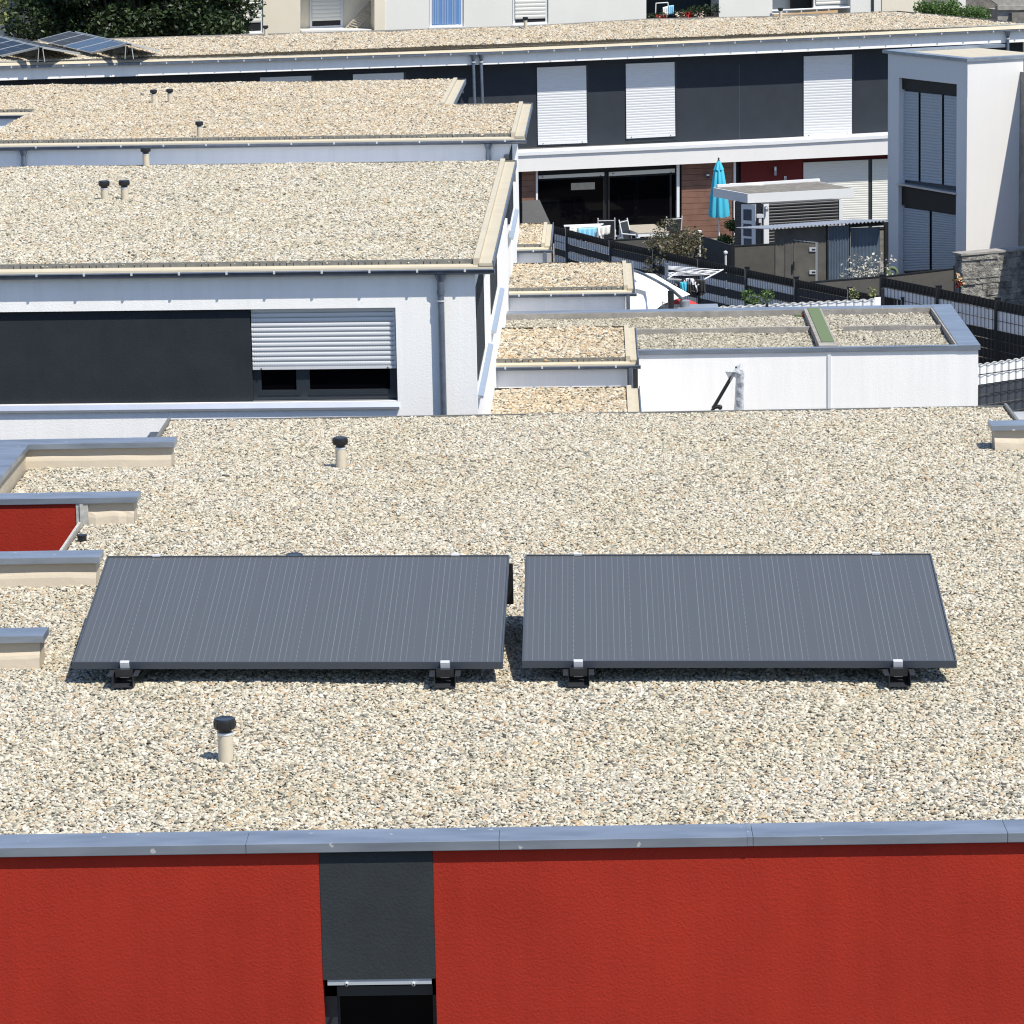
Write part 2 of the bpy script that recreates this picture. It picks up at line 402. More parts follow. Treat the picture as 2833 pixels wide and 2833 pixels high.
# ------------------------------------------------------------------ near red house
ZG = 6.2
YF = onz(1416, 2324.5, 6.232).y
print('front y', YF)
PW = PL(0, YF + 0.042, 0)
t1, t2, t3, t4 = [PW.hit(*q('R', *p)) for p in ((545, 400), (1480, 395), (1503, 1357), (572, 1370))]
xl, xr, zp = (t1.x + t4.x) / 2, (t2.x + t3.x) / 2, t3.z
red = thing('red_house', 'long flat roofed house with a smooth red rendered wall and grey metal coping', 'house', (0, YF, 2))
# positions of the four left roof upstands and the right one (base point on the gravel)
def upst(base, cop_back):
    b = onz(*base, ZG); c = onz(*cop_back, 6.44)
    return b.x, b.y
U1 = upst(q('M', 1225, 340), q('M', 1275, 120)); U2 = upst(q('M', 960, 745), q('M', 1010, 535))
U3 = upst(q('M', 690, 1185), q('M', 742, 928)); U4 = upst(q('M', 290, 1765), q('M', 370, 1500)); U5 = upst(q('a', 1250, 1300), q('a', 1140, 655))
PU2 = PL(0, U2[1], 0)
xn = PU2.hit(*q('M', 560, 700)).x          # right side of the light well
rear_l = onz(*q('K', 1215, 925), ZG); rear_r = onz(*q('a', 1470, 320), ZG)
YR0, YR1 = U1[1] + 0.25, (rear_l.y + rear_r.y) / 2
m = MB()
m.box(-9.2, xl, YF + 0.042, YF + 0.5, 0, 6.15); m.box(xr, 9.2, YF + 0.042, YF + 0.5, 0, 6.15); m.box(xl, xr, YF + 0.042, YF + 0.5, 0, zp - 2.2)
m.build('wall', M['red'], red)
m = MB(); m.box(-9.2, 9.2, YF + 0.5, U3[1] + 0.2, 0, 6.14); m.box(xn, 9.2, U3[1] + 0.2, U2[1] + 0.02, 0, 6.14); m.box(-9.2, 9.2, U2[1] + 0.02, YR0, 0, 6.14)
m.box(rear_l.x, rear_r.x, YR0, YR1, 0, 6.14); m.box(-9.2, xn, U3[1] + 0.2, U2[1] + 0.02, 0, 4.6)
m.build('roof_deck', GM['pale'][1], red)
m = MB(); m.box(-9.2, xn - 0.02, U2[1] - 0.02, U2[1] + 0.015, 4.6, 6.38)
m.build('light_well_wall', M['red'], red)
m = MB(); m.box(xn - 0.02, xn + 0.10, U2[1] - 0.03, U2[1] + 0.0, 5.9, 6.378); m.box(xn + 0.02, xn + 0.05, U2[1] - 0.045, U2[1] - 0.03, 5.9, 6.378)
m.box(xn, xn + 0.025, U3[1] + 0.2, U2[1] - 0.03, 6.0, 6.20)
m.build('corner_profile', M['stoplight'], red)
m = MB(); m.box(xl + 0.002, xr - 0.002, YF + 0.039, YF + 0.5, zp, 6.15)
m.build('dark_wall_panel', M['anthra2'], red)
# window under the dark panel
wb = MB()
wb.box(xl - 0.004, xr + 0.004, YF + 0.4, YF + 0.46, zp - 2.2, zp); wn = wb.build('window', M['black'], red)
b1, b2 = PW.hit(*q('R', 615, 1395), -0.03), PW.hit(*q('R', 1470, 1395), -0.03)
f = MB(); f.box(b1.x, b2.x, YF + 0.047, YF + 0.075, zp - 0.042, zp - 0.002); f.build('shutter_rail', M['shutgrey'], wn)
for px in (770, 1320):
    p = PW.hit(*q('R', px, 1398), 0.0)
    f = MB(); f.tube((p.x, YF + 0.047, p.z), (p.x, YF + 0.022, p.z - 0.004), 0.012); f.tube((p.x, YF + 0.022, p.z - 0.004), (p.x, YF + 0.0195, p.z - 0.004), 0.007, mi=1)
    f.build('shutter_stop', [M['clip'], M['black']], wn)
f = MB(); f.box(xl, xl + 0.085, YF + 0.16, YF + 0.24, zp - 2.2, zp - 0.09); f.box(xr - 0.03, xr, YF + 0.16, YF + 0.24, zp - 2.2, zp - 0.09); f.box(xl, xr, YF + 0.16, YF + 0.24, zp - 0.16, zp - 0.09)
f.box(xl + 0.085, xl + 0.10, YF + 0.2, YF + 0.24, zp - 2.2, zp - 0.1)
f.build('frame', M['frame'], wn)
f = MB(); f.box(xl + 0.1, xr - 0.03, YF + 0.212, YF + 0.218, zp - 2.2, zp - 0.16); f.build('pane', M['glass'], wn)
# coping along the front edge, laid in 1.7 m lengths
for k in range(-5, 5):
    x0 = -0.513 + 1.71 * k
    f = MB(); f.box(x0 + 0.001, x0 + 1.709, YF + 0.0, YF + 0.31, 6.163, 6.232)
    f.box(x0 + 1.67, x0 + 1.705, YF - 0.003, YF + 0.31, 6.165, 6.2345) if k % 3 == 0 else None
    f.build('coping', M['zinc'], red, bevel=0.004)
def upstand(x0, x1, y, cx=None):
    """beige upstand with a metal coping; the membrane flares out at its foot"""
    s = 1 if x0 < x1 else -1
    m = MB(); xa, xb = min(x0, x1), max(x0, x1)
    n = max(6, int((xb - xa) / 0.25)); rr = random.Random(int(y * 100))
    prof = [(0.0, 6.38), (0.0, 6.30), (-0.02, 6.275), (-0.035, 6.25), (-0.06, 6.16)]
    V = []; F = []
    for i in range(n + 1):
        x = xa + (xb - xa) * i / n; dz = rr.uniform(-.012, .012); dy = rr.uniform(-.012, .008)
        for j, (py, pz) in enumerate(prof):
            V.append((x, y + py + (dy if j > 1 else 0), pz + (dz if j in (1, 2, 3) else 0)))
    for i in range(n):
        for j in range(len(prof) - 1):
            a = i * len(prof) + j; F.append([a, a + 1, a + 1 + len(prof), a + len(prof)])
    m.add(V, F); m.box(xa, xb, y + 0.001, y + 0.23, 6.1, 6.38)
    o = m.build('roof_upstand', M['beige'], red)
    c = MB(); c.box(cx if cx is not None else xa - (0.0 if s > 0 else 0.04), xb + (0.04 if s > 0 else 0), y - 0.04, y + 0.26, 6.382, 6.445)
    c.build('coping', M['zinc'], o, bevel=0.004)
    return o
for (ux, uy) in (U1, U3, U4): upstand(-9.2, ux, uy)
upstand(xn + 0.10, U2[0], U2[1], cx=-9.2)
upstand(9.2, U5[0], U5[1])
xc = onz(*q('M', 215, 188), 6.445).x
m = MB(); m.box(-9.2, xc - 0.04, U2[1] + 0.24, U1[1] + 0.02, 6.1, 6.378); o = m.build('roof_upstand', M['beige'], red)
m = MB(); m.box(-9.2, xc, U2[1] + 0.262, U1[1] - 0.042, 6.38, 6.4425); m.build('coping', M['zinc'], o, bevel=0.004)
# rear roof edge and the little outlets
m = MB(); m.box(rear_l.x - .03, rear_r.x + .03, YR1, YR1 + 0.03, 6.0, 6.185); m.box(rear_r.x, rear_r.x + 0.03, YR0, YR1, 6.0, 6.215); m.box(rear_l.x - 0.03, rear_l.x, YR0, YR1, 6.0, 6.215)
m.build('edge_trim', M['galv'], red)
p = onz(*q('a', 1700, 510), 6.18)
m = MB(); m.box(rear_r.x + 0.03, rear_r.x + 0.34, p.y - 0.5, p.y - 0.485, 6.02, 6.19); m.box(rear_r.x + 0.03, rear_r.x + 0.34, p.y - .015, p.y, 6.02, 6.19); m.box(rear_r.x + 0.325, rear_r.x + 0.34, p.y - .5, p.y, 6.02, 6.19)
m.box(rear_r.x + 0.03, rear_r.x + 0.33, p.y - .49, p.y - .01, 6.02, 6.04)
m.build('rainwater_outlet', M['clip'], red)
p = onz(*q('M', 1110, 115), 6.18)
m = MB(); m.box(rear_l.x - 0.16, rear_l.x - 0.03, p.y + 0.05, p.y + 0.06, 6.04, 6.17); m.box(rear_l.x - 0.16, rear_l.x - 0.15, p.y - .3, p.y + .05, 6.04, 6.17); m.box(rear_l.x - 0.16, rear_l.x - 0.03, p.y - .3, p.y + .05, 6.04, 6.06)
m.build('rainwater_outlet', M['zinc'], red)
p = onz(*q('M', 585, 880), 6.2)
m = MB(); m.tube((p.x, p.y, 6.1), (p.x, p.y, 6.23), 0.045); m.tube((p.x, p.y, 6.23), (p.x, p.y, 6.245), 0.05); m.build('drain_stub', M['blackplastic'], red)
gravel('gravel', 'pale pebble gravel covering the roof of the red house around the two large dark panels',
       [(-9.2, YF + 0.3), (9.2, YF + 0.3), (9.2, YR0), (rear_r.x - 0.01, YR0), (rear_r.x - 0.01, YR1), (rear_l.x + 0.01, YR1), (rear_l.x + 0.01, YR0), (-9.2, YR0)],
       lambda x, y: 6.17 + 0 * x, 0.0265, 'pale',
       holes=[[(-9.2, U3[1] - .02), (U3[0], U3[1] - .02), (U3[0], U3[1] + .23), (xn + 0.06, U3[1] + .23), (xn + 0.06, U2[1]), (U2[0], U2[1]), (U2[0], U2[1] + .23), (xc, U2[1] + .23), (xc, U1[1] - .03), (U1[0], U1[1] - .03), (U1[0], U1[1] + .23), (-9.2, U1[1] + .23)],
              [(-9.2, U4[1] - .03), (U4[0], U4[1] - .03), (U4[0], U4[1] + .23), (-9.2, U4[1] + .23)],
              [(U5[0], U5[1] - .03), (9.2, U5[1] - .03), (9.2, U5[1] + .23), (U5[0], U5[1] + .23)]])

# roof vents
def make_vent(loc, label, scale=1.0):
    t = thing('roof_vent', label, 'roof vent', loc, 'beige vent pipes with black caps on the flat roofs')
    x, y, z = loc; s = scale
    m = MB(); m.lathe(loc, [(0.056 * s, -0.08), (0.056 * s, 0.185 * s), (0.05 * s, 0.185 * s)]); m.build('pipe', M['pipe'], t, smooth=True)
    m = MB(); m.lathe((x, y, z), [(0.058 * s, 0.175 * s), (0.060 * s, 0.180 * s), (0.060 * s, 0.192 * s), (0.054 * s, 0.196 * s)]); m.build('collar', M['whitep'], t, smooth=True)
    m = MB(); m.lathe(loc, [(0.05 * s, 0.19 * s), (0.051 * s, 0.22 * s), (0.072 * s, 0.221 * s), (0.079 * s, 0.225 * s), (0.081 * s, 0.232 * s), (0.081 * s, 0.286 * s), (0.079 * s, 0.294 * s), (0.070 * s, 0.300 * s), (0.060 * s, 0.298 * s)])
    for i in range(14):
        a = i * 2 * math.pi / 14
        c = Vector((x + math.cos(a) * 0.0805 * s, y + math.sin(a) * 0.0805 * s, z)); 
        m.tube(c + Vector((0, 0, 0.24 * s)), c + Vector((0, 0, 0.28 * s)), 0.004 * s, seg=6)
    m.build('cap', M['blackplastic'], t, smooth=True)
    return t
v0 = make_vent(onz(625, 2095, 6.2), 'roof vent in front of the large dark panels on the red house')
copy_tree(v0, onz(943, 1286, 6.2), 'roof vent alone between the large dark panels and the white house')
pv_ = onz(817, 1622, 6.2)
copy_tree(v0, pv_, 'roof vent mostly hidden behind the left large dark panel')

# two big solar panels on the near roof
def cell_glass():
    m = mat('panel_glass', (0.05, 0.06, 0.075), 0.22, spec=0.9)
    N = m.node_tree.nodes; Lk = m.node_tree.links; b = N["Principled BSDF"]
    uv = N.new("ShaderNodeUVMap"); sp = N.new("ShaderNodeSeparateXYZ"); Lk.new(uv.outputs[0], sp.inputs[0])
    def mth(op, a, b_=None, c=None):
        n = N.new("ShaderNodeMath"); n.operation = op
        for i, x in enumerate((a, b_, c)):
            if x is None: continue
            if isinstance(x, (int, float)): n.inputs[i].default_value = x
            else: Lk.new(x, n.inputs[i])
        return n.outputs[0]
    t = mth('MULTIPLY', mth('FRACT', mth('DIVIDE', sp.outputs[0], 0.473)), 10.0)
    fr = mth('FRACT', t)
    line = mth('LESS_THAN', mth('ABSOLUTE', mth('SUBTRACT', fr, 0.5)), 0.055)
    grp = mth('LESS_THAN', t, 9.0)
    dash = mth('MAXIMUM', mth('LESS_THAN', t, 8.0), mth('LESS_THAN', mth('FRACT', mth('DIVIDE', sp.outputs[1], 0.09)), 0.75))
    k = mth('FLOOR', t)
    alt = mth('ADD', 0.06, mth('MULTIPLY', 0.17, mth('FRACT', mth('MULTIPLY', mth('ADD', k, mth('FLOOR', mth('DIVIDE', sp.outputs[0], 0.473))), 0.618))))
    nick = mth('GREATER_THAN', mth('FRACT', mth('DIVIDE', sp.outputs[1], 0.158)), 0.05)
    fac = mth('MULTIPLY', mth('MULTIPLY', mth('MULTIPLY', line, grp), mth('MULTIPLY', dash, nick)), alt)
    mx = N.new("ShaderNodeMixRGB"); mx.inputs[1].default_value = (0.076, 0.080, 0.083, 1); mx.inputs[2].default_value = (0.42, 0.45, 0.50, 1)
    Lk.new(fac, mx.inputs[0]); Lk.new(mx.outputs[0], b.inputs["Base Color"])
    b.inputs["Coat Weight"].default_value = 0.0
    return m
M['cells'] = cell_glass()
M['pframe'] = mat('panel_frame', (0.065, 0.078, 0.10), 0.45, 0.2)
M['rail'] = mat('dark_rail', (0.035, 0.038, 0.045), 0.45, 0.4)
def solar(label, fl, fr_, br, bl, rails, dx):
    FL, FR = onz(*fl, 6.30), onz(*fr_, 6.30)
    BR, BL = onz(*br, 6.776) - Vector((.01, 0, .056)), onz(*bl, 6.776) - Vector((.01, 0, .056))
    a = (FR - FL); w_ = a.length; a.normalize(); dv = ((BL - FL) + (BR - FR)) * 0.5
    BL, BR = FL + dv, FR + dv
    nrm = a.cross(dv).normalized(); L_ = dv.length; dvn = dv.normalized()
    t = thing('solar_collector', label, 'solar panel', ((FL + FR) * 0.5 - Vector((0, 0, 0.1))), 'large tilted dark panels on the near roof')
    def P(s, d, h): return FL + a * s + dvn * d + nrm * h
    def bx(m, s0, s1, d0, d1, h0, h1, mi=0): m.box(s0, s1, d0, d1, h0, h1, mi, T=lambda x, y, z: P(x, y, z))
    m = MB(); th = 0.062
    bx(m, 0, w_, 0, 0.012, 0, th); bx(m, 0, w_, L_ - 0.012, L_, 0, th); bx(m, 0, 0.012, 0.0125, L_ - 0.0125, 0, th - .0005); bx(m, w_ - 0.012, w_, 0.0125, L_ - 0.0125, 0, th - .0005)
    bx(m, 0.012, w_ - 0.012, 0.012, L_ - 0.012, 0.0, 0.03)
    m.build('frame', M['pframe'], t)
    me = bpy.data.meshes.new('glass'); c = [P(0.0125, 0.0125, 0.052), P(w_ - 0.0125, 0.0125, 0.052), P(w_ - 0.0125, L_ - 0.0125, 0.052), P(0.0125, L_ - 0.0125, 0.052)]
    me.from_pydata([tuple(x) for x in c], [], [[0, 1, 2, 3]]); uvl = me.uv_layers.new(name='UVMap')
    for i, u_ in enumerate(((0, 0), (w_, 0), (w_, L_), (0, L_))): uvl.data[i].uv = u_
    me.materials.append(M['cells']); g_ = bpy.data.objects.new('glass', me); COL.objects.link(g_); g_.parent = t; g_.matrix_parent_inverse = t.matrix_world.inverted()
    # wind plate under the raised edge
    m = MB(); b0, b1_ = P(-0.01, L_ - 0.02, -0.01), P(w_ + dx, L_ - 0.02, -0.01)
    m.prism([b0, b1_, b1_ - Vector((0, 0, 0.36)), b0 - Vector((0, 0, 0.36))], (0, 0.006, 0)); m.build('wind_plate', M['blackplastic'], t)
    for (rx, tx) in rails:
        c = onz(rx, 1890, 6.2); x = c.x; y0 = FL.y + (FR.y - FL.y) * ((x - FL.x) / (FR.x - FL.x)) - 0.19; y1 = y0 + 2.30
        m = MB()                                   # open channel lying on the gravel with turned out flanges
        zb = 6.195
        m.box(x - 0.082, x + 0.082, y0, y1, zb, zb + 0.004); m.box(x - 0.085, x - 0.081, y0, y1, zb, zb + 0.095); m.box(x + 0.081, x + 0.085, y0, y1, zb, zb + 0.095)
        m.box(x - 0.125, x - 0.0855, y0, y1, zb + 0.091, zb + 0.095); m.box(x + 0.0855, x + 0.125, y0, y1, zb + 0.091, zb + 0.095)
        r_ = m.build('rail', M['rail'], t)
        m = MB(); m.box(x - 0.07, x + 0.07, y0 + 0.10, y0 + 0.15, zb + 0.06, 6.318); m.build('bracket', M['blackplastic'], r_)
        m = MB(); m.box(x - 0.037, x + 0.037, y0 + 0.135, y0 + 0.149, zb + 0.045, 6.285); m.build('clamp_foot', M['clip'], r_, bevel=.002)
        # rear strut
        m = MB(); m.box(x - 0.03, x + 0.03, y1 - 0.20, y1 - 0.17, zb + 0.004, 6.60); m.build('strut', M['rail'], r_)
        s = (x - FL.x) / a.x
        m = MB(); bx(m, s - 0.037, s + 0.037, -0.022, 0.02, 0.058, 0.068); bx(m, s - 0.037, s + 0.037, -0.022, -0.004, -0.0205, 0.058); bx(m, s - 0.037, s + 0.037, -0.045, -0.004, -0.030, -0.0205)
        m.build('clamp', M['clip'], t, bevel=0.002)
        m = MB(); bx(m, s - 0.035, s + 0.035, L_ - 0.02, L_ + 0.012, 0.058, 0.072); m.build('clamp', M['clip'], t)
    return t
S_ = 1 / 0.68196
solar('tilted dark solar panel with pale lines, beside the grey metal upstands', (200.5, 1851), (1391, 1851), (1409, 1538), (305, 1536), [(345, 451), (1232, 1263)], 0.03)
solar('tilted dark solar panel with pale lines, with empty gravel on its outer side', (1445, 1848), (2647, 1848), (2576, 1533), (1461, 1533), [(1601, 1606), (2487, 2425)], 0.0)

# ------------------------------------------------------------------ white row houses
PH = 0.0108
rv = Vector((math.cos(PH), -math.sin(PH), 0)); dv_ = Vector((math.sin(PH), math.cos(PH), 0))
def mkT(x0, tilt=0.0045):
    return lambda x, y, z: rv * x + dv_ * y + Vector((0, 0, z - tilt * (x - x0)))
def loc2(p): return (p.dot(rv), p.dot(dv_))
def extr(m, T, prof, x0, x1, mi=0):
    n = len(prof)
    m.add([T(x0, *p) for p in prof] + [T(x1, *p) for p in prof], [list(range(n)), list(range(2 * n - 1, n - 1, -1))] + [[i, (i + 1) % n, (i + 1) % n + n, i + n] for i in range(n)], mi)
def gut_prof(y, z, r, t=0.006, n=8):
    o = [(y + math.cos(math.pi + math.pi * i / n) * r, z + math.sin(math.pi + math.pi * i / n) * r) for i in range(n + 1)]
    i_ = [(y + math.cos(2 * math.pi - math.pi * i / n) * (r - t), z + math.sin(2 * math.pi - math.pi * i / n) * (r - t)) for i in range(n + 1)]
    return o + i_
def eave(par, T, x0, x1, y, z, br=0.6, slots=True, led=0.2, gr=0.062, gx1=None):
    m = MB(); extr(m, T, [(y - 0.014, z - 0.07), (y - 0.002, z - 0.07), (y - 0.002, z + 0.008), (y - 0.014, z + 0.008)], x0, x1)
    if slots:
        k = x0 + 0.05; rr = random.Random(int(abs(x0 * 100)) + int(y * 7))
        while k < x1 - 0.03:
            k += 0.085 if rr.random() < .8 else 0.2
            m.box(k, k + 0.010, y - 0.0165, y - 0.0145, z - 0.052, z - 0.018, 1, T=T)
    m.build('gravel_stop', [M['galv'], M['black']], par)
    x1b = (gx1 or x1)
    m = MB(); extr(m, T, [(y - 0.0145, z - 0.10), (y - 0.0145, z - 0.052), (y - 0.09, z - 0.050), (y - 0.10, z - 0.062), (y - led, z - 0.07), (y - led - .005, z - 0.10)], x0, x1b)
    m.build('roof_edge', M['cream'], par)
    m = MB(); yc = y - led - gr; extr(m, T, gut_prof(yc, z - 0.095, gr), x0, x1b + 0.02)
    m.tube(T(x0, yc - gr, z - 0.092), T(x1b + 0.02, yc - gr, z - 0.092), 0.009, seg=8)
    g_ = m.build('gutter', M['zincpipe'], par, smooth=True)
    if br:
        k = x1b - 0.35
        while k > x0:
            m = MB(); m.box(k - 0.013, k + 0.013, yc - gr - 0.014, yc - gr + 0.02, z - 0.115, z - 0.08, T=T); m.build('gutter_bracket', M['clip'], g_); k -= br
    return yc
def verge(par, T, x, y0, y1, z):
    m = MB(); m.box(x, x + 0.075, y0, y1, z - 0.06, z + 0.03, T=T); m.box(x + 0.0755, x + 0.245, y0 - .1, y1, z - 0.06, z - 0.025, T=T)
    m.build('roof_edge', M['cream'], par)
    m = MB(); m.box(x + 0.2455, x + 0.262, y0 - .1, y1, z - 0.10, z + 0.0, T=T); m.box(x + 0.0755, x + 0.262, y1, y1 + 0.01, z - 0.10, z, T=T); m.build('verge_trim', M['zincpipe'], par)
def downpipe(par, T, x, yg, yw, z0, z1):
    """funnel under the gutter, swan neck to the wall, pipe, clamp"""
    m = MB(); r = 0.042
    m.tube(T(x, yg, z1), T(x, yg, z1 - 0.09), 0.075, 0.045, seg=16)
    m.tube(T(x, yg, z1 - 0.09), T(x, yw - 0.075, z1 - 0.20), r, seg=16); m.tube(T(x, yw - 0.075, z1 - 0.20), T(x, yw - 0.075, z0), r, seg=16)
    m.tube(T(x, yw - 0.075, z1 - 0.20), T(x, yw - 0.075, z1 - 0.26), r + 0.006, seg=16)
    d_ = m.build('downpipe', M['zincpipe'], par, smooth=True)
    m = MB(); m.tube(T(x, yw - 0.075, z1 - 0.33), T(x, yw - 0.075, z1 - 0.345), r + 0.010, seg=16); m.box(x - .065, x + .065, yw - .08, yw - .06, z1 - .345, z1 - .33, T=T)
    m.build('pipe_clamp', M['clip'], d_)
def side_window(par, T, xw, y0, y1, z0, z1, zs, ys0, ys1):
    m = MB(); m.box(xw - 0.08, xw + 0.004, y0, y1, z0, z1, T=T); w_ = m.build('window', M['slate'], par)
    m = MB(); m.box(xw + 0.003, xw + 0.012, y0, y0 + 0.05, z0, z1, T=T); m.box(xw + 0.003, xw + 0.012, y1 - 0.05, y1, z0, z1, T=T); m.box(xw + 0.003, xw + 0.012, y0, y1, z0, z0 + 0.05, T=T)
    m.build('frame', M['frame'], w_)
    m = MB(); m.prism([T(xw - .01, ys0, zs + .02), T(xw + 0.07, ys0, zs), T(xw + .07, ys0, zs - .03), T(xw - .01, ys0, zs - .03)], dv_ * (ys1 - ys0)); m.build('sill', M['alu'], w_)

# house two
zr = 7.5
A_ = onz(*q('J', 1562, 818), zr); B_ = onz(*q('J', 1772, 112), zr)
(x2, y2), (x2b, y2b) = loc2(A_), loc2(B_)
x2 = (x2 + x2b) / 2; T2 = mkT(x2)
white = thing('white_house', 'white rendered flat roofed house with a ribbon window and half closed shutter', 'house', T2(x2 - 4, y2, 2.0))
yw2 = y2 - 0.185
PW2 = PL(*(T2(0, yw2, 0).xy), -PH)
def l2(k, x, y, off=0.0, T0=x2, PLN=None):
    p = (PLN or PW2).hit(*q(k, x, y), off); X, _ = loc2(p); return X, p.z + 0.0045 * (X - T0)
xw = l2('G', 54, 700)[0]
yc = eave(white, T2, -13, x2, y2, zr, gx1=x2 + 0.25)
verge(white, T2, x2, y2 - 0.1, y2b, zr)
ox1, oz1 = l2('L', 1143, 256); _, oz0 = l2('L', 1156, 925); _, oz1b = l2('K', 0, 168)
px_, _ = l2('L', 116, 600, -0.05); sx1, _ = l2('L', 1140, 500, -0.085)
oz1 = (oz1 + oz1b) / 2
m = MB(); m.box(-13, xw, yw2, yw2 + 0.35, oz1, zr - 0.1, T=T2); m.box(-13, xw, yw2, yw2 + 0.35, 1.0, oz0, T=T2); m.box(ox1, xw, yw2, yw2 + 0.35, oz0, oz1, T=T2)
m.box(-13, xw, yw2 + 0.35, y2b + .1, 1.0, zr - 0.1, T=T2)
m.build('wall', M['white'], white)
m = MB(); m.box(-13, x2, y2 - 0.01, y2b, zr - 0.1, zr - 0.04, T=T2); m.build('roof_deck', GM['pale'][1], white)
m = MB(); m.box(-13, x2 + 0.24, y2b, y2b + 0.02, zr - .35, zr + 0.0, T=T2); m.build('edge_trim', M['galv'], white)
m = MB(); m.box(-13, px_, yw2 + 0.05, yw2 + 0.3, oz0 + 0.002, oz1, T=T2); m.build('dark_wall_panel', M['anthra'], white)
m = MB(); m.box(px_ + 0.002, ox1, yw2 + 0.2, yw2 + 0.3, oz0, oz1, T=T2); win = m.build('window', M['black'], white)
_, sz0 = l2('L', 640, 697, -0.085)
m = MB(); m.shutter(T2(px_ + 0.012, yw2 + .085, sz0 + .035), T2(ox1 - 0.012, yw2 + .085, sz0 + .035), T2(ox1 - 0.012, yw2 + .085, oz1), T2(px_ + 0.012, yw2 + .085, oz1), -dv_, 12, 0.010)
hh = (oz1 - sz0 - 0.035) / 12
for i in range(0, 12):
    k = px_ + 0.03
    while k < ox1 - 0.03:
        m.box(k, k + 0.014, yw2 + 0.078, yw2 + 0.083, sz0 + .035 + hh * i - 0.004, sz0 + .035 + hh * i + 0.005, 1, T=T2); k += 0.032
m.box(px_ + 0.012, ox1 - .012, yw2 + .07, yw2 + .09, sz0, sz0 + .0345, T=T2)
for k in (px_ + 0.12, ox1 - 0.12): m.tube(T2(k, yw2 + 0.07, sz0 + .012), T2(k, yw2 + 0.055, sz0 + .012), 0.010, mi=1, seg=10)
m.build('shutter', [M['shutter'], M['black']], win)
m = MB(); fy = yw2 + 0.13
mx0, mz = l2('L', 440, 850, -0.13); mx1, _ = l2('L', 535, 850, -0.13); _, bz = l2('L', 640, 845, -.13)
m.box(px_ + 0.003, ox1 - .002, fy, fy + 0.06, oz0 + .01, bz + 0.0, T=T2); m.box(px_ + 0.003, px_ + 0.11, fy, fy + 0.06, bz, oz1, T=T2); m.box(ox1 - 0.10, ox1 - .002, fy, fy + 0.06, bz, oz1, T=T2)
m.box(mx0, mx1, fy, fy + 0.06, bz, oz1, T=T2)
m.box(px_ + 0.06, mx0 + .05, fy - 0.012, fy - 0.001, oz0 + 0.07, oz0 + 0.078, T=T2); m.box(mx1 - .02, ox1 - 0.13, fy - 0.012, fy - 0.001, oz0 + 0.07, oz0 + 0.078, T=T2)
m.build('frame', M['frame'], win)
m = MB(); m.box(px_ + .11, ox1 - .1, fy + 0.03, fy + 0.036, bz, oz1, T=T2); m.build('pane', M['glass'], win)
m = MB(); extr(m, T2, [(yw2 + 0.2, oz0 + 0.001), (yw2 + .2, oz0 - 0.012), (yw2 - 0.028, oz0 - 0.10), (yw2 - 0.038, oz0 - 0.10), (yw2 - 0.038, oz0 - 0.07), (yw2 + 0.0, oz0 - 0.012), (yw2 + 0.05, oz0 + 0.004)], -13, ox1 + 0.02)
m.build('sill', M['alu'], white)
dxp, _ = l2('L', 1475, 500, 0.07); downpipe(white, T2, dxp, yc, yw2, 1.5, zr - 0.15)
side_window(white, T2, xw, 42.6, 45.3, 5.95, 7.15, 5.75, 42.6, 46.9)
side_window(white, T2, xw, 48.2, 51.2, 5.98, 7.15, 5.72, 48.3, 52.8)
m = MB(); m.box(-8, xw - 0.01, y2b + 0.12, 58.1, 1, 6.2, T=T2); m.build('link_wall', M['white'], white)
gravel('gravel', 'pale pebble gravel covering the roof above the ribbon window', [T2(-13, y2, 0).xy, T2(x2, y2, 0).xy, T2(x2, y2b, 0).xy, T2(-13, y2b, 0).xy], lambda x, y: zr - 0.01 - 0.0045 * (x - x2), 0.033, 'pale', pack=.84)
copy_tree(v0, onz(290, 556, 7.5), 'roof vent of the close pair above the ribbon window, on the dark panel side')
copy_tree(v0, onz(345.5, 554, 7.5), 'roof vent of the close pair above the ribbon window, on the shutter side')
copy_tree(v0, onz(404.5, 458, 7.52), 'roof vent at the rear roof edge above the ribbon window')

# house three
A_ = onz(*q('Y', 430, 462), zr); B_ = onz(*q('Y', 537, 135), zr)
(x3, y3), (x3b, y3b) = loc2(A_), loc2(B_); x3 = (x3 + x3b) / 2; T3 = mkT(x3, 0.0035)
C_ = onz(1222, 287, zr); D_ = onz(1253, 219.3, zr); x3n = (loc2(C_)[0] + loc2(D_)[0]) / 2; y3n = loc2(D_)[1]
far3 = thing('white_row_house', 'white flat roofed house of stepped outline with a shaded front wall below its gutter', 'house', T3(x3 - 4, y3, 1.5))
yc3 = eave(far3, T3, -13, x3, y3, zr, gx1=x3 + 0.25, br=0.75); verge(far3, T3, x3, y3 - 0.1, y3b, zr); verge(far3, T3, x3n, y3b, y3n, zr)
yw3 = y3 - 0.185
n0 = loc2(onz(*q('A', 250, 785), zr))[0]; n1 = loc2(onz(*q('A', 10, 930), zr))[0]; xn3 = (n0 + n1) / 2; yn3b = loc2(onz(*q('A', 100, 800), zr))[1]
m = MB(); m.box(-13, xw, yw3, y3 + 1.2, 0, zr - 0.1, T=T3); m.box(xn3, xw, y3 + 1.2, y3b + .05, 0, zr - .1, T=T3); m.box(xn3, x3n, y3b + .05, y3n, 0, zr - .1, T=T3)
m.box(-13, xn3, yn3b - 0.05, y3n, 0, zr - .1, T=T3)
m.build('wall', M['white'], far3)
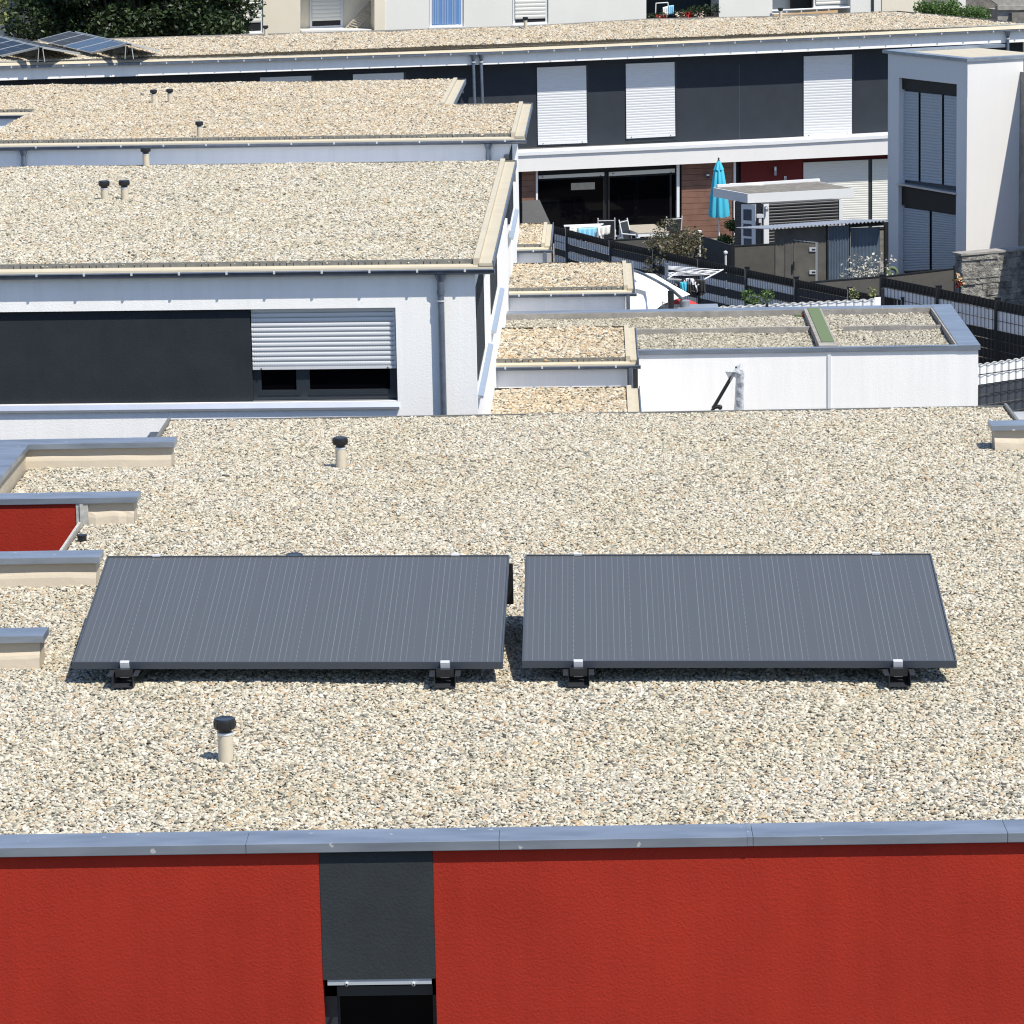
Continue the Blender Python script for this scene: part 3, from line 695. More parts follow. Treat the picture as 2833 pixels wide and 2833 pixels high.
m = MB(); m.box(-13, x3, y3 - .01, y3 + 1.2, zr - .1, zr - .04, T=T3); m.box(xn3, x3, y3 + 1.2, y3b, zr - .1, zr - .04, T=T3); m.box(xn3, x3n, y3b, y3n, zr - .1, zr - .04, T=T3); m.box(-13, xn3, yn3b + .2, y3n, zr - .1, zr - .04, T=T3)
m.build('roof_deck', GM['tan'][1], far3)
m = MB(); m.box(-13, x3n + .2, y3n, y3n + .02, zr - .3, zr, T=T3); m.build('edge_trim', M['galv'], far3); m = MB(); m.box(x3n + .26, x3 + .2, y3b, y3b + .02, zr - .3, zr, T=T3); m.build('edge_trim', M['galv'], far3)
eave(far3, T3, -13, xn3 - 0.02, yn3b + .2, zr, br=0)
for k_ in (('A', 170, 1150), ('B', 1677, 1120)):
    xx = loc2(PL(*(T3(0, yw3, 0).xy), -PH).hit(*q(*k_), .07))[0]; downpipe(far3, T3, xx, yc3, yw3, 1.5, zr - .15)
side_window(far3, T3, xw, 58.9, 61.5, 6.0, 7.15, 5.8, 58.6, 62.9)
gravel('gravel', 'tan pebble gravel covering the stepped roof of the middle house', [T3(-13, y3, 0).xy, T3(x3, y3, 0).xy, T3(x3, y3b, 0).xy, T3(x3n, y3b, 0).xy, T3(x3n, y3n, 0).xy, T3(-13, y3n, 0).xy, T3(-13, yn3b + .2, 0).xy, T3(xn3, yn3b + .2, 0).xy, T3(xn3, y3 + 1.2, 0).xy, T3(-13, y3 + 1.2, 0).xy],
       lambda x, y: zr - 0.01 - .0035 * (x - x3), 0.042, 'tan', pack=.84)
copy_tree(v0, onz(425.8, 283.5, 7.53), 'roof vent of the spaced pair on the stepped roof, further from its corner', 0.85)
copy_tree(v0, onz(470.5, 281.5, 7.53), 'roof vent of the spaced pair on the stepped roof, nearer its corner', 0.85)
copy_tree(v0, onz(552.4, 375.8, 7.53), 'roof vent standing alone near the gutter of the stepped roof', 0.85)

# low porches stepping down beside the white houses
def porch(label, glabel, z, fr, fl, bk, x_l=None, ztop=None, wl=True, gutter=True):
    F = onz(*fr, z); L = onz(*fl, z); Bk = onz(*bk, z)
    xr_, yf = loc2(F); xl_ = x_l if x_l is not None else loc2(L)[0]; yb = loc2(Bk)[1]
    T = mkT(xr_, 0.002)
    t = thing('porch', label, 'porch', T((xl_ + xr_) / 2, yf, 2), 'low gravel roofed porches along the white houses')
    if gutter: yg = eave(t, T, xl_, xr_, yf, z, br=0.55, gx1=xr_ + .2, led=.14, gr=.05)
    m = MB(); m.box(xr_, xr_ + 0.07, yf - .05, yb, z - .06, z + .03, T=T); m.box(xr_ + .0705, xr_ + .18, yf - .1, yb, z - .06, z - .02, T=T); m.build('roof_edge', M['cream'], t)
    m = MB(); m.box(xr_ + .1805, xr_ + .195, yf - .2, yb, z - .12, z + .02, T=T); m.build('verge_trim', M['zincpipe'], t)
    m = MB(); m.box(xl_, xr_ + 0.02, yf - 0.12, yb, 0.5, z - .1, T=T); m.build('wall', M['white'], t)
    m = MB(); m.box(xl_, xr_, yf - .001, yb, z - .1, z - .03, T=T); m.box(xl_, xr_ + 0.01, yb, yb + .012, z - .1, z + .01, T=T); m.build('roof_deck', GM['tan'][1], t)
    m = MB(); m.tube(T(xr_ + .07, yf - .22, z - .12), T(xr_ + .07, yf - .19, 1.0), 0.035, seg=12); m.build('downpipe', M['zincpipe'], t, smooth=True)
    gravel('gravel', glabel, [T(xl_, yf, 0).xy, T(xr_, yf, 0).xy, T(xr_, yb, 0).xy, T(xl_, yb, 0).xy], lambda x, y: z - .01 + 0 * x, 0.046, 'tan', pack=.82)
    return xr_, yf, yb
g1 = q('G', 1203, 930); g1y = q('G', 1200, 748)
porch('low porch with gravel roof just behind the roof edge of the red house', 'tan pebble gravel on the porch roof next to the red house', 4.73, (1741, 1215), (1349, 1215), g1y, x_l=xw)
PX2 = porch('low porch with gravel roof touching the long white garage wall', 'tan pebble gravel on the porch roof touching the white garage', 5.0, q('G', 1190, 522), q('G', 230, 540), q('G', 1176, 287), x_l=xw)
porch('low porch with gravel roof beside the white sun sail', 'tan pebble gravel on the porch roof beside the white sun sail', 5.0, q('E', 890, 1012), q('E', 100, 1020), q('E', 890, 838), x_l=xw)
porch('small narrow porch with gravel roof at the start of the black fence', 'tan pebble gravel on the narrowest porch roof at the black fence', 5.0, q('E', 303, 710), q('E', 165, 712), q('E', 338, 562), x_l=xw)

# white garage with divided gravel roof
zc = 4.8
fr_ = onz(*q('H', 1622, 398), zc); br_ = onz(*q('H', 1430, 107), zc)
xg, yg0 = loc2(fr_); yg1 = loc2(br_)[1]; TG = mkT(xg, 0.0)
xgl = PX2[0] + 0.2
gar = thing('garage', 'long low white garage with metal rimmed gravel roof and a green strip', 'garage', TG((xg + xgl) / 2, yg0, 2))
yp2b = PX2[2] + 0.02
m = MB(); m.box(xgl, xg - 0.03, yg0 + 0.03, yg0 + .2, 1, zc - .06, T=TG); m.box(xw, xg - .03, yp2b, yg1 - 0.02, 1, 4.55, T=TG); m.box(xgl, xg - .03, yg0 + .2, yp2b, 1, 4.55, T=TG)
m.box(xg - .2, xg - .03, yg0 + .2, yg1 - .2, 4.55, zc - .06, T=TG); m.box(xw, xg - .03, yg1 - .2, yg1 - .02, 4.55, zc - .06, T=TG)
m.build('wall', M['white'], gar)
cf = 0.10
m = MB(); m.box(xgl, xg - .2, yg0, yg0 + cf, zc - .075, zc, T=TG); c1 = m.build('coping', M['zinc'], gar, bevel=.003)
m = MB(); m.box(xg - .34, xg, yg0 - .002, yg1, zc - .078, zc + .003, T=TG); m.build('coping', M['zinc'], gar, bevel=.003)
m = MB(); m.box(xw, xg - .3405, yg1 - .28, yg1, zc - .075, zc, T=TG); m.build('coping', M['zinc'], gar, bevel=.003)
m = MB(); m.box(xw, xg - .34, yg1 - .31, yg1 - .281, zc - .2, zc - .01, T=TG); m.box(xg - .37, xg - .341, yg0 + cf, yg1 - .31, zc - .2, zc - .01, T=TG); m.build('inner_upstand', M['concrete'], gar)
ymid = loc2(onz(*q('H', 800, 258), zc - .01))[1]
gx = [loc2(onz(*q('H', *p), zc + .03))[0] for p in ((400, 142), (487, 147), (478, 362), (566, 355))]
ga, gb = (gx[0] + gx[2]) / 2, (gx[1] + gx[3]) / 2
m = MB()
k = xw
rr = random.Random(5)
while k < xg - .4:
    k2 = min(k + rr.choice((.5, .9, 1.2)), xg - .372)
    ka, kb_ = (k, min(k2, ga - .062)) if k < ga else (max(k, gb + .032), k2)
    if kb_ > ka + .02: m.box(ka + .004, kb_, ymid, ymid + .06 + rr.uniform(0, .015), 4.5, zc - .02 + rr.uniform(-.012, .008), T=TG)
    k = k2
m.build('cross_divider', M['concrete'], gar)
m = MB(); m.box(ga - .06, gb + .03, yg0 + cf + .002, yg1 - .33, 4.5, zc + .015, T=TG); m.build('party_divider', M['concrete'], gar)
m = MB(); m.box(ga, gb, yg0 + cf + .32, yg1 - .33, zc + .016, zc + .026, T=TG); m.build('green_strip', M['green'], gar)
m = MB(); m.box(xw, xg - .37, yg0 + cf, yg1 - .31, 4.62, 4.66, T=TG); m.build('roof_deck', GM['grey'][1], gar)
xs_ = loc2(PL(*(TG(0, yg0 + .03, 0).xy), -PH).hit(*q('H', 544, 600)))[0]
m = MB(); m.box(xs_ - .028, xs_ + .028, yg0 + .01, yg0 + .029, 1, zc - .12, T=TG); m.build('joint_cover', M['whitep'], gar, bevel=.004)
gravel('gravel', 'dull grey pebble gravel in the divided roof of the white garage', [TG(xgl + .02, yg0 + cf + .02, 0).xy, TG(xg - .38, yg0 + cf + .02, 0).xy, TG(xg - .38, yg1 - .32, 0).xy, TG(xw, yg1 - .32, 0).xy, TG(xw, yp2b, 0).xy, TG(xgl + .02, yp2b, 0).xy],
       lambda x, y: 4.69 + 0 * x, 0.040, 'grey', pack=.82, holes=[[TG(ga - .07, 0, 0).xy, TG(gb + .04, 0, 0).xy, TG(gb + .04, 90, 0).xy, TG(ga - .07, 90, 0).xy]])
p = onz(*q('H', 335, 190), 4.72)
m = MB(); m.box(p.x - .09, p.x + .03, p.y - .03, p.y + .03, 4.69, 4.75); m.box(p.x + .035, p.x + .12, p.y - .03, p.y + .03, 4.69, 4.745, 1)
tag(m.build('scrap', [M['green'], M['redfab']], bevel=.015), 'small scrap of red and green on the grey gravel beside the green strip', 'scrap')

# ------------------------------------------------------------------ far dark house row
def hitp(u, v, p, n):
    d = ray(u, v); return CAM + d * ((Vector(p) - CAM).dot(n) / d.dot(n))
def pq(m, P, pts, off=0.0, th=0.1, mi=0):
    m.prism([P.hit(*p, off) for p in pts], -P.n * th, mi); return m
def rect(P, m, k, x0, y0, x1, y1, off, th, mi=0, sl=0.0):
    """box on plane P from crop pixels; sl: slope of its horizontals in pixels per pixel"""
    d = (x1 - x0) * sl
    return pq(m, P, qs(k, (x0, y0), (x1, y0 + d), (x1, y1 + d), (x0, y1)), off, th, mi)
PF = PL(0, 104, 0.2)
row = thing('dark_row_house', 'long flat roofed row with dark blue grey upper wall, white shutters and white band', 'house', (0, 104, 0))
TOP = [(-60, 170), (700, 153), (1400, 128), (2150, 97), (2821, 64.5), (2930, 60)]
CRB = [(-60, 184.5), (700, 163), (1400, 141.7), (2150, 108.5), (2833, 79.6), (2930, 75)]
GUB = [(-60, 192), (700, 170.5), (1400, 148), (2150, 115), (2833, 84), (2930, 79.5)]
FAB = [(-60, 224.5), (700, 200), (1400, 176.6), (2150, 146), (2833, 116), (2930, 111.5)]
OV = 0.50
def band(P, up, lo, off, th, m=None, mi=0, off2=None):
    m = m or MB()
    for i in range(len(up) - 1):
        o2 = off if off2 is None else off2
        m.prism([P.hit(*up[i], off), P.hit(*up[i + 1], off), P.hit(*lo[i + 1], o2), P.hit(*lo[i], o2)], -P.n * th, mi)
    return m
band(PF, TOP, [(a, b + 5) for a, b in TOP], OV - .15, 0.02).build('gravel_stop', M['stoplight'], row)
band(PF, [(a, b + 5.2) for a, b in TOP], CRB, OV - .13, 0.2, off2=OV + .10).build('roof_edge', M['cream'], row)
band(PF, [(a, b + 1.0) for a, b in CRB], GUB, OV + 0.14, 0.02).build('gutter', M['zincpipe'], row)
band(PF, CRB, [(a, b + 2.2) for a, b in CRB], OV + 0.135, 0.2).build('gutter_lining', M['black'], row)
band(PF, [(a, b - 2) for a, b in GUB], FAB, OV, 0.25).build('fascia', M['white'], row)
m = MB()
for i in range(len(FAB) - 1):
    a_, b_ = PF.hit(*FAB[i], OV - .25), PF.hit(*FAB[i + 1], OV - .25)
    m.prism([a_ + Vector((0, 0, .3)), b_ + Vector((0, 0, .3)), b_ - PF.n * -0.0 + Vector((0, 0, .02)), a_ + Vector((0, 0, .02))], -PF.n * 0.6)
m.build('soffit', M['white'], row)
m = MB()
for i in range(46):
    u_ = -40 + i * 71.5; v_ = np.interp(u_, [p[0] for p in CRB], [p[1] for p in CRB])
    p = PF.hit(u_, v_ + 2.5, OV + 0.15)
    m = MB(); m.box(p.x - .018, p.x + .018, p.y - .01, p.y + .05, p.z - .045, p.z + .01); m.build('gutter_bracket', M['clip'], row)
# roof plane fitted through the eave
F_ = [PF.hit(*p, OV - .15) for p in TOP]
zb = (F_[-1].z - F_[0].z) / (F_[-1].x - F_[0].x); za = F_[0].z - zb * F_[0].x
rn = Vector((-zb, 0, 1)).normalized(); rp = Vector((0, 104, za))
BK = [(-60, 120), (322, 106), (832, 91), (1450, 72), (1788, 52.4), (2150, 44.6), (2483, 30.4), (2830, 63)]
B3 = [hitp(*p, rp, rn) for p in BK]
print('far roof z', za, zb, [tuple(round(c, 1) for c in p) for p in B3])
m = MB(); poly = [F_[0], F_[1], F_[2], F_[3], F_[4]] + B3[::-1]
m.prism([p - Vector((0, 0, 0.12)) for p in poly], (0, 0, 0.07)); m.build('roof_deck', GM['tan'][1], row)
m = MB()
for a_, b_ in zip(B3[:-1], B3[1:]): m.prism([a_ - Vector((0, 0, .6)), b_ - Vector((0, 0, .6)), b_ + Vector((0, 0, .01)), a_ + Vector((0, 0, .01))], (0, .03, 0))
m.build('edge_trim', M['concrete'], row)
gravel('gravel', 'tan pebble gravel covering the long roof of the far dark house row', [(p.x - PF.n.x * .07, p.y - PF.n.y * .07) for p in poly[:5]] + [(p.x, p.y) for p in poly[5:]], lambda x, y: za + zb * x - .045, 0.062, 'tan', pack=.84)
# upper wall
WT = [(-60, 196), (1400, 160), (2150, 130), (2833, 98)]
WB = [(-60, 470), (1400, 413.5), (2150, 382.4), (2600, 358)]
m = MB(); pq(m, PF, [(-60, 200), (2830, 70), (2830, 356), (-60, 468)], 0, 0.4)
m.build('upper_wall', M['slate'], row)
for xx in (2045,):
    m = MB(); pq(m, PF, [(xx, 180), (xx + 1.5, 180), (xx + 1.5, 388), (xx, 388)], 0.002, .01); m.build('wall_joint', M['fdark'], row)
def rshutter(par, P, k, TL, TR, BR, BL, ns, off=0.03, m_='shutter', bulge=.007, rec=0.12, jamb=16, rail=True, gap=14):
    """white roller shutter in a dark reveal"""
    m = MB(); TLp, TRp, BRp, BLp = [P.hit(*q(k, *p), off) for p in (TL, TR, BR, BL)]
    f_ = MB(); pq(f_, P, qs(k, (TL[0] - 3, TL[1] - 3), (TR[0] + jamb, TR[1] - 3), (BR[0] + jamb, BR[1] + gap), (BL[0] - 3, BL[1] + gap)), off - .02, .05)
    w_ = f_.build('window', M['frame'], par)
    m.shutter(BLp, BRp, TRp, TLp, P.n, ns, bulge); m.build('shutter', M[m_], w_)
    if rail:
        m = MB(); h = (TLp - BLp).length
        m.prism([BLp + P.n * .005, BRp + P.n * .005, BRp + Vector((0, 0, .07)) + P.n * .005, BLp + Vector((0, 0, .07)) + P.n * .005], P.n * .012)
        for t_ in (.1, .9):
            c = BLp.lerp(BRp, t_) + Vector((0, 0, .035)) + P.n * .018; m.tube(c, c + P.n * .015, .013, seg=8, mi=1)
        m.build('bottom_rail', [M[m_], M['black']], w_)
    return w_
rshutter(row, PF, 'C', (220, 482), (570, 467), (578, 1018), (228, 1032), 30)
rshutter(row, PF, 'C', (853, 455), (1200, 442), (1206, 970), (858, 988), 29, gap=30)
rshutter(row, PF, 'D', (362, 402), (705, 388), (705, 962), (362, 975), 30, gap=3)
rshutter(row, PF, 'B', (50, 553), (415, 540), (415, 1000), (50, 1015), 28, rail=False)
rshutter(row, PF, 'B', (712, 530), (1073, 517), (1073, 1000), (712, 1015), 28, rail=False)
# white sill ledge and band between the floors
L0 = [(1380, 417), (2150, 382.4), (2600, 358)]
m = band(PF, L0, [(a, b + 9) for a, b in L0], 0.10, 0.14); m.build('sill', M['shutter'], row)
m = band(PF, [(a, b + 8) for a, b in L0], [(a, b + 17) for a, b in L0], 0.47, 0.45); m.build('ledge', M['whitep'], row)
LB = [(1380, 478), (2150, 442.5), (2600, 421)]
m = band(PF, [(a, b + 17) for a, b in L0], LB, 0.42, 0.40); m.build('white_band', M['white2'], row)
for (k, x, y) in (('C', 1710, 1065), ):
    m = MB(); pq(m, PF, qs(k, (x, y), (x + 3, y), (x + 3, y + 75), (x, y + 75)), 0.272, .01); m.build('wall_joint', M['alu'], row)
# ground floor
m = MB(); pq(m, PF, [(1380, 440), (2700, 380), (2700, 700), (1380, 720)], -0.25, 0.3); m.build('lower_wall', M['frame'], row)
GTOP = lambda x: np.interp(x, [1380, 2150, 2600], [470, 436, 414])
def gpanel(name, x0, x1, mt, off, th, y1=700, y0=None):
    m = MB(); pq(m, PF, [(x0, y0 or GTOP(x0)), (x1, y0 or GTOP(x1)), (x1, y1), (x0, y1)], off, th); return m.build(name, M[mt], row)
# timber cladding boards
def cladding(x0, x1, mt):
    m = MB(); y = 436
    k = 0
    while y < 690:
        pq(m, PF, [(x0, y), (x1, y - (x1 - x0) * .035), (x1, y + 15.2 - (x1 - x0) * .035), (x0, y + 15.2)], -0.0 + (.004 if k % 2 else 0), .04); y += 16; k += 1
    m.build('timber_cladding', mt, row)
def wood_mat():
    m = mat('red_brown_boards', (0.17, 0.085, 0.058), 0.7, var=(2.5, 0.25), bump=(20, .3)); return m
M['boards'] = wood_mat()
cladding(1886, 2028, M['boards']); cladding(1444, 1482, M['boards'])
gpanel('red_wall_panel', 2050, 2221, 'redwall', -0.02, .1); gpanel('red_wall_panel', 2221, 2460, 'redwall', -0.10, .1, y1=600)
gpanel('white_post', 1483, 1488, 'whitep', 0.06, .08); gpanel('white_post', 1872.5, 1880, 'whitep', 0.06, .08); gpanel('white_post', 2030, 2036, 'whitep', 0.06, .08)
# sliding doors with raised shutters
m = MB(); pq(m, PF, [(1489, 466), (1872, 449), (1872, 700), (1489, 700)], -0.16, .05); gl = m.build('sliding_door', M['black'], row)
m = MB(); pq(m, PF, [(1490, 500), (1668, 492), (1668, 700), (1490, 700)], -0.12, .01); m.build('pane', M['glass'], gl)
m = MB(); pq(m, PF, [(1688, 492), (1868, 484), (1868, 700), (1688, 700)], -0.12, .01); m.build('pane', M['glass'], gl)
m = MB()
for x in (1668, 1682, 1853): pq(m, PF, [(x, 475), (x + 5, 475), (x + 5, 700), (x, 700)], -0.10, .05)
pq(m, PF, [(1489, 487), (1872, 469), (1872, 476), (1489, 494)], -0.10, .05)
m.build('frame', M['black'], gl)
for pts in (((283, 222), (752, 197), (752, 223), (283, 245)), ((785, 197), (1255, 171), (1255, 199), (785, 225))):
    m = MB(); pq(m, PF, qs('E', *pts), -0.02, .05)
    for t_ in (.06, .94):
        a_ = PF.hit(*q('E', pts[3][0] + (pts[1][0] - pts[0][0]) * t_, (pts[0][1] + pts[2][1]) / 2 + (8 if t_ < .5 else 0)), -0.02); m.tube(a_, a_ + PF.n * .03, .018, seg=8, mi=1)
    m.build('shutter_rail', [M['shutter2'], M['black']], gl)
# window reflection painted on the left pane as a pale opaque patch
m = MB(); pq(m, PF, qs('E', (515, 275), (685, 268), (685, 318), (515, 325)), -0.115, .003); m.build('painted_reflection', M['wood'], gl)
rshutter(row, PF, 'F', (360, 128), (822, 108), (822, 590), (360, 605), 30, m_='shutter2', jamb=28, rail=False, off=0.0)
rshutter(row, PF, 'F', (850, 106), (1010, 99), (1010, 585), (850, 590), 30, m_='shutter2', jamb=3, rail=False, off=0.0)
def wall_lamp(k, x, y, w_, h, label, body='greypole'):
    a_ = PF.hit(*q(k, x, y), 0.12); s = FPX / a_.y
    m = MB(); m.box(a_.x - w_, a_.x + w_, a_.y - .04, a_.y + .04, a_.z - h, a_.z); l_ = m.build('wall_lamp', M[body], None, bevel=.008)
    m = MB(); m.box(a_.x - w_ * .5, a_.x + w_ * .5, a_.y + .0405, a_.y + .14, a_.z - h * .6, a_.z - h * .4); m.build('bracket', M['greypole'], l_)
    m = MB(); m.box(a_.x - w_ * .8, a_.x + w_ * .8, a_.y - .045, a_.y - .0405, a_.z - h * .45, a_.z - h * .1); m.build('diffuser', M['whitep'], l_)
    tag(l_, label, 'wall lamp')
wall_lamp('F', 160, 155, .035, .28, 'slim steel tube wall lamp on the dark red wall')
wall_lamp('E', 1490, 208, .055, .14, 'small dark square wall lamp on the brown timber boards', 'frame')
m = MB(); a_ = PF.hit(*q('F', 231, 237), 0.01); m.box(a_.x - .035, a_.x + .035, a_.y - .012, a_.y + .08, a_.z - .05, a_.z + .05); 
m.box(a_.x - .012, a_.x + .012, a_.y - .016, a_.y - .013, a_.z - .035, a_.z - .01, 1); m.box(a_.x - .012, a_.x + .012, a_.y - .016, a_.y - .013, a_.z + .01, a_.z + .035, 1)
tag(m.build('socket', [M['whitep'], M['black']]), 'white double wall socket on the dark red wall', 'socket')
# downpipes of the far row
for (x0, x1, yb) in ((1309.5, 1314, 300), (1331, 1336, 300), (2788, 2788, 130)):
    m = MB(); yt = np.interp(x0, [p[0] for p in GUB], [p[1] for p in GUB])
    a_ = PF.hit(x0, yt, OV + .10); m.tube(a_, a_ - Vector((0, 0, .16)), .10, .055, seg=12)
    c_ = PF.hit(x0, yt + 22, OV + .07); m.tube(a_ - Vector((0, 0, .16)), c_, .05, seg=12); m.tube(c_, PF.hit(x1, yb + 20, OV + .06), .05, seg=12)
    d_ = m.build('downpipe', M['zincpipe'], row, smooth=True)
    m = MB(); m.tube(c_ + Vector((0, 0, .03)), c_ - Vector((0, 0, .005)), .066, seg=12); m.build('pipe_clamp', M['clip'], d_)
for i, (u_, v_, lb) in enumerate(((735.5, 98, 'roof vent on the far roof next to the dark maple tree'), (1454, 74, 'roof vent on the far roof before the cream shutter of the apartment block'),
                                 (2159.5, 48, 'roof vent on the far roof before the orange awning strip'))):
    p = hitp(u_, v_, rp, rn); copy_tree(v0, p, lb, 1.05)

# small solar arrays on the far roof
def rooft(k, x, y, h): return hitp(*q(k, x, y), rp + Vector((0, 0, h)), rn)
Mcell = mat('blue_cells', (0.028, 0.038, 0.06), 0.2, spec=0.6, var=(1.5, .3)); Mcell2 = mat('black_cells', (0.006, 0.008, 0.013), 0.35, spec=0.12); Mcell3 = mat('grey_cells', (0.045, 0.045, 0.045), 0.5, spec=0.4)
M['aluf'] = mat('bare_aluminium', (0.62, 0.62, 0.60), 0.4, 0.5)
dvec = rooft('d', 450, 482, .06) - rooft('d', 1075, 632, .06)
def tent(label, bl, rl, rr_, br, n, cells, px_blk):
    a0, a1, b0, b1 = rooft('d', *bl, .06), rooft('d', *rl, .42), rooft('d', *rr_, .42), rooft('d', *br, .06)
    t = thing('solar_array', label, 'solar array', (a1 + b0) * .5 - Vector((0, 0, .42)), 'tent shaped solar arrays on the far roof')
    step = dvec / 4
    for s_, (p, r_) in enumerate(((a0, a1), (b1, b0))):
        for i in range(n):
            o = step * i; e = step * (i + 1) - step.normalized() * .025
            nr = (r_ - p).cross(e).normalized()
            if nr.z < 0: nr = -nr
            m = MB(); m.prism([p + o, r_ + o, r_ + e, p + e], nr * .03)
            mo = m.build('module', M['aluf'], t)
            q0, q1, q2, q3 = [(p + o).lerp(r_ + e, f) for f in (0, 1)] + [r_ + o, p + e]
            def ins(u_, v_): return p + o + (r_ - p) * u_ + (e - o) * v_ + nr * .0305
            m = MB(); m.prism([ins(.02, .05), ins(.98, .05), ins(.98, .95), ins(.02, .95)], nr * .002)
            m.build('cells', cells[min(i, len(cells) - 1)] if s_ == 0 else Mcell2, mo)
            if s_ == 0:
                m = MB()
                for c_ in (.333, .666): m.prism([ins(c_ - .004, .05), ins(c_ + .004, .05), ins(c_ + .004, .95), ins(c_ - .004, .95)], nr * .004)
                m.build('cell_gap', M['greypole'], mo)
    m = MB()
    for (p, r_) in ((a0, a1), (b1, b0)):
        for i in range(n + 1):
            o = step * i; m.prism([p + o - Vector((0, 0, .03)), r_ + o - Vector((0, 0, .03)), r_ + o + Vector((0, 0, .035)), p + o + Vector((0, 0, .035))], step.normalized() * -.03)
    m.build('rail', M['aluf'], t)
    m = MB()
    for r_ in (a1, b0):
        m.tube(r_, r_ - Vector((0, 0, .42)) + (b0 - a1).normalized() * (-.05 if r_ is a1 else .05), .012, seg=8)
    m.build('strut', M['aluf'], t)
    p = rooft('d', *px_blk, 0); m = MB(); m.box(p.x - .22, p.x + .22, p.y, p.y + .2, p.z, p.z + .2); m.build('ballast_block', M['concrete'], t)
tent('tent shaped solar array with blue and grey modules on the far roof', (1075, 632), (1495, 528), (1560, 528), (1905, 612), 4, [Mcell, Mcell, Mcell3, Mcell3], (1425, 633))
tent('tent shaped solar array with black modules, cut off by the picture edge', (18, 668), (460, 565), (505, 565), (948, 637), 4, [Mcell2], (380, 668))

# ------------------------------------------------------------------ apartment block behind
PA = PL(0, 127, 0.2)
ap = thing('apartment_block', 'cream and white apartment block with balconies behind the far gravel roof', 'building', (0, 127, 1))
YB = lambda x: 150 - x * .03
def aseg(name, x0, x1, mt, off=0.0, th=1.3, y0=-90, y1=None):
    m = MB(); pq(m, PA, [(x0, y0), (x1, y0), (x1, y1 or YB(x1)), (x0, y1 or YB(x0))], off, th); return m.build(name, M[mt], ap)
aseg('wall', -150, 654, 'apcream'); aseg('wall', 728, 831, 'apcream'); aseg('wall', 654, 728, 'apcream', -0.12)
aseg('wall', 1036, 1065, 'apcream', 0.03); aseg('wall', 1065, 1187, 'apwhite'); aseg('wall', 1283, 1417, 'apwhite'); aseg('wall', 1187, 1283, 'apwhite', -.12); aseg('wall', 1417, 1517, 'apwhite', -.12)
aseg('wall', 1517, 1788, 'apwhite'); aseg('wall', 1989, 2137, 'apwhite', .02); aseg('wall', 2353, 2411, 'apwhite'); aseg('wall', 2411, 2440, 'apwhite', -.02); aseg('wall', 2440, 2551, 'apcream', .02, 8)
aseg('balcony_slab', 831, 1036, 'apcream', 0, 1.2, y0=-100, y1=-80); aseg('balcony_slab', 1788, 1989, 'apcream', 0, 1.2, y0=-100, y1=-80); aseg('balcony_slab', 2137, 2353, 'apcream', 0, 1.2, y0=-100, y1=-80)
aseg('balcony_wall', 831, 1036, 'apcream', -1.2, .3); aseg('balcony_wall', 1788, 1989, 'anthra', -1.2, .3); aseg('balcony_wall', 2137, 2353, 'apwhite', -1.2, .3)
m = MB(); pq(m, PA, qs('B', (345, 217), (845, 211), (845, 226), (345, 232)), .03, 1.2); m.build('balcony_floor', M['apwhite'], ap)
m = MB(); pq(m, PA, [(2412, -60), (2418, -60), (2418, 40), (2412, 40)], .05, .05); m.build('downpipe', M['frame'], ap)
def awin(k, x0, x1, ysh, yb, off, sl=-.03, sm='shutter2', top=-250, ns=14):
    m = MB(); pq(m, PA, qs(k, (x0, top), (x1, top), (x1, yb + (x1 - x0) * sl), (x0, yb)), off - .06, .05); w_ = m.build('window', M['whitep'], ap)
    i = (x1 - x0) * .07
    m = MB(); pq(m, PA, qs(k, (x0 + i, top), (x1 - i, top), (x1 - i, yb - 20 + (x1 - x0) * sl), (x0 + i, yb - 18)), off - .055, .02); m.build('pane', M['black'] if sm else M['curtain'], w_)
    if sm:
        m = MB(); BL, BR, TR, TL = [PA.hit(*q(k, *p), off - .03) for p in ((x0 + i, ysh), (x1 - i, ysh + (x1 - x0) * sl), (x1 - i, top), (x0 + i, top))]
        m.shutter(BL, BR, TR, TL, PA.n, ns, .014); m.build('shutter', M[sm], w_)
    else:
        m = MB(); n_ = 12
        for j in range(n_):
            xa = x0 + i + (x1 - x0 - 2 * i) * (j + .15) / n_; xb = xa + (x1 - x0) * .04
            if j in (3, 7, 10): continue
            pq(m, PA, qs(k, (xa, top), (xb, top), (xb, yb - 24), (xa, yb - 24)), off - .045, .01)
        m.build('curtain', M['curt2'], w_)
    m = MB(); pq(m, PA, qs(k, (x0 - 4, yb - 3), (x1 + 4, yb - 3 + (x1 - x0) * sl), (x1 + 4, yb + 6 + (x1 - x0) * sl), (x0 - 4, yb + 6)), off + .05, .12); m.build('sill', M['whitep'], w_)
awin('A', 1690, 1872, 165, 243, 0.0); awin('B', 405, 640, 150, 206, -1.08); awin('B', 1258, 1500, 0, 198, 0, sm=None); awin('C', 48, 298, 138, 180, 0)
awin('D', 432, 692, 35, 58, -.4)
m = MB(); a0, a1 = PA.hit(*q('B', 650, 212), -.9), PA.hit(*q('B', 838, 10), -.9); o_ = Vector((.32, 0, -.10))
m.tube(a0, a1, .03, seg=6); m.tube(a0 + o_, a1 + o_, .03, seg=6)
for i in range(14): m.tube(a0.lerp(a1, (i + .5) / 14), a0.lerp(a1, (i + .5) / 14) + o_, .022, seg=6)
tag(m.build('ladder', M['wood']), 'wooden ladder leaning in the cream balcony recess', 'ladder')
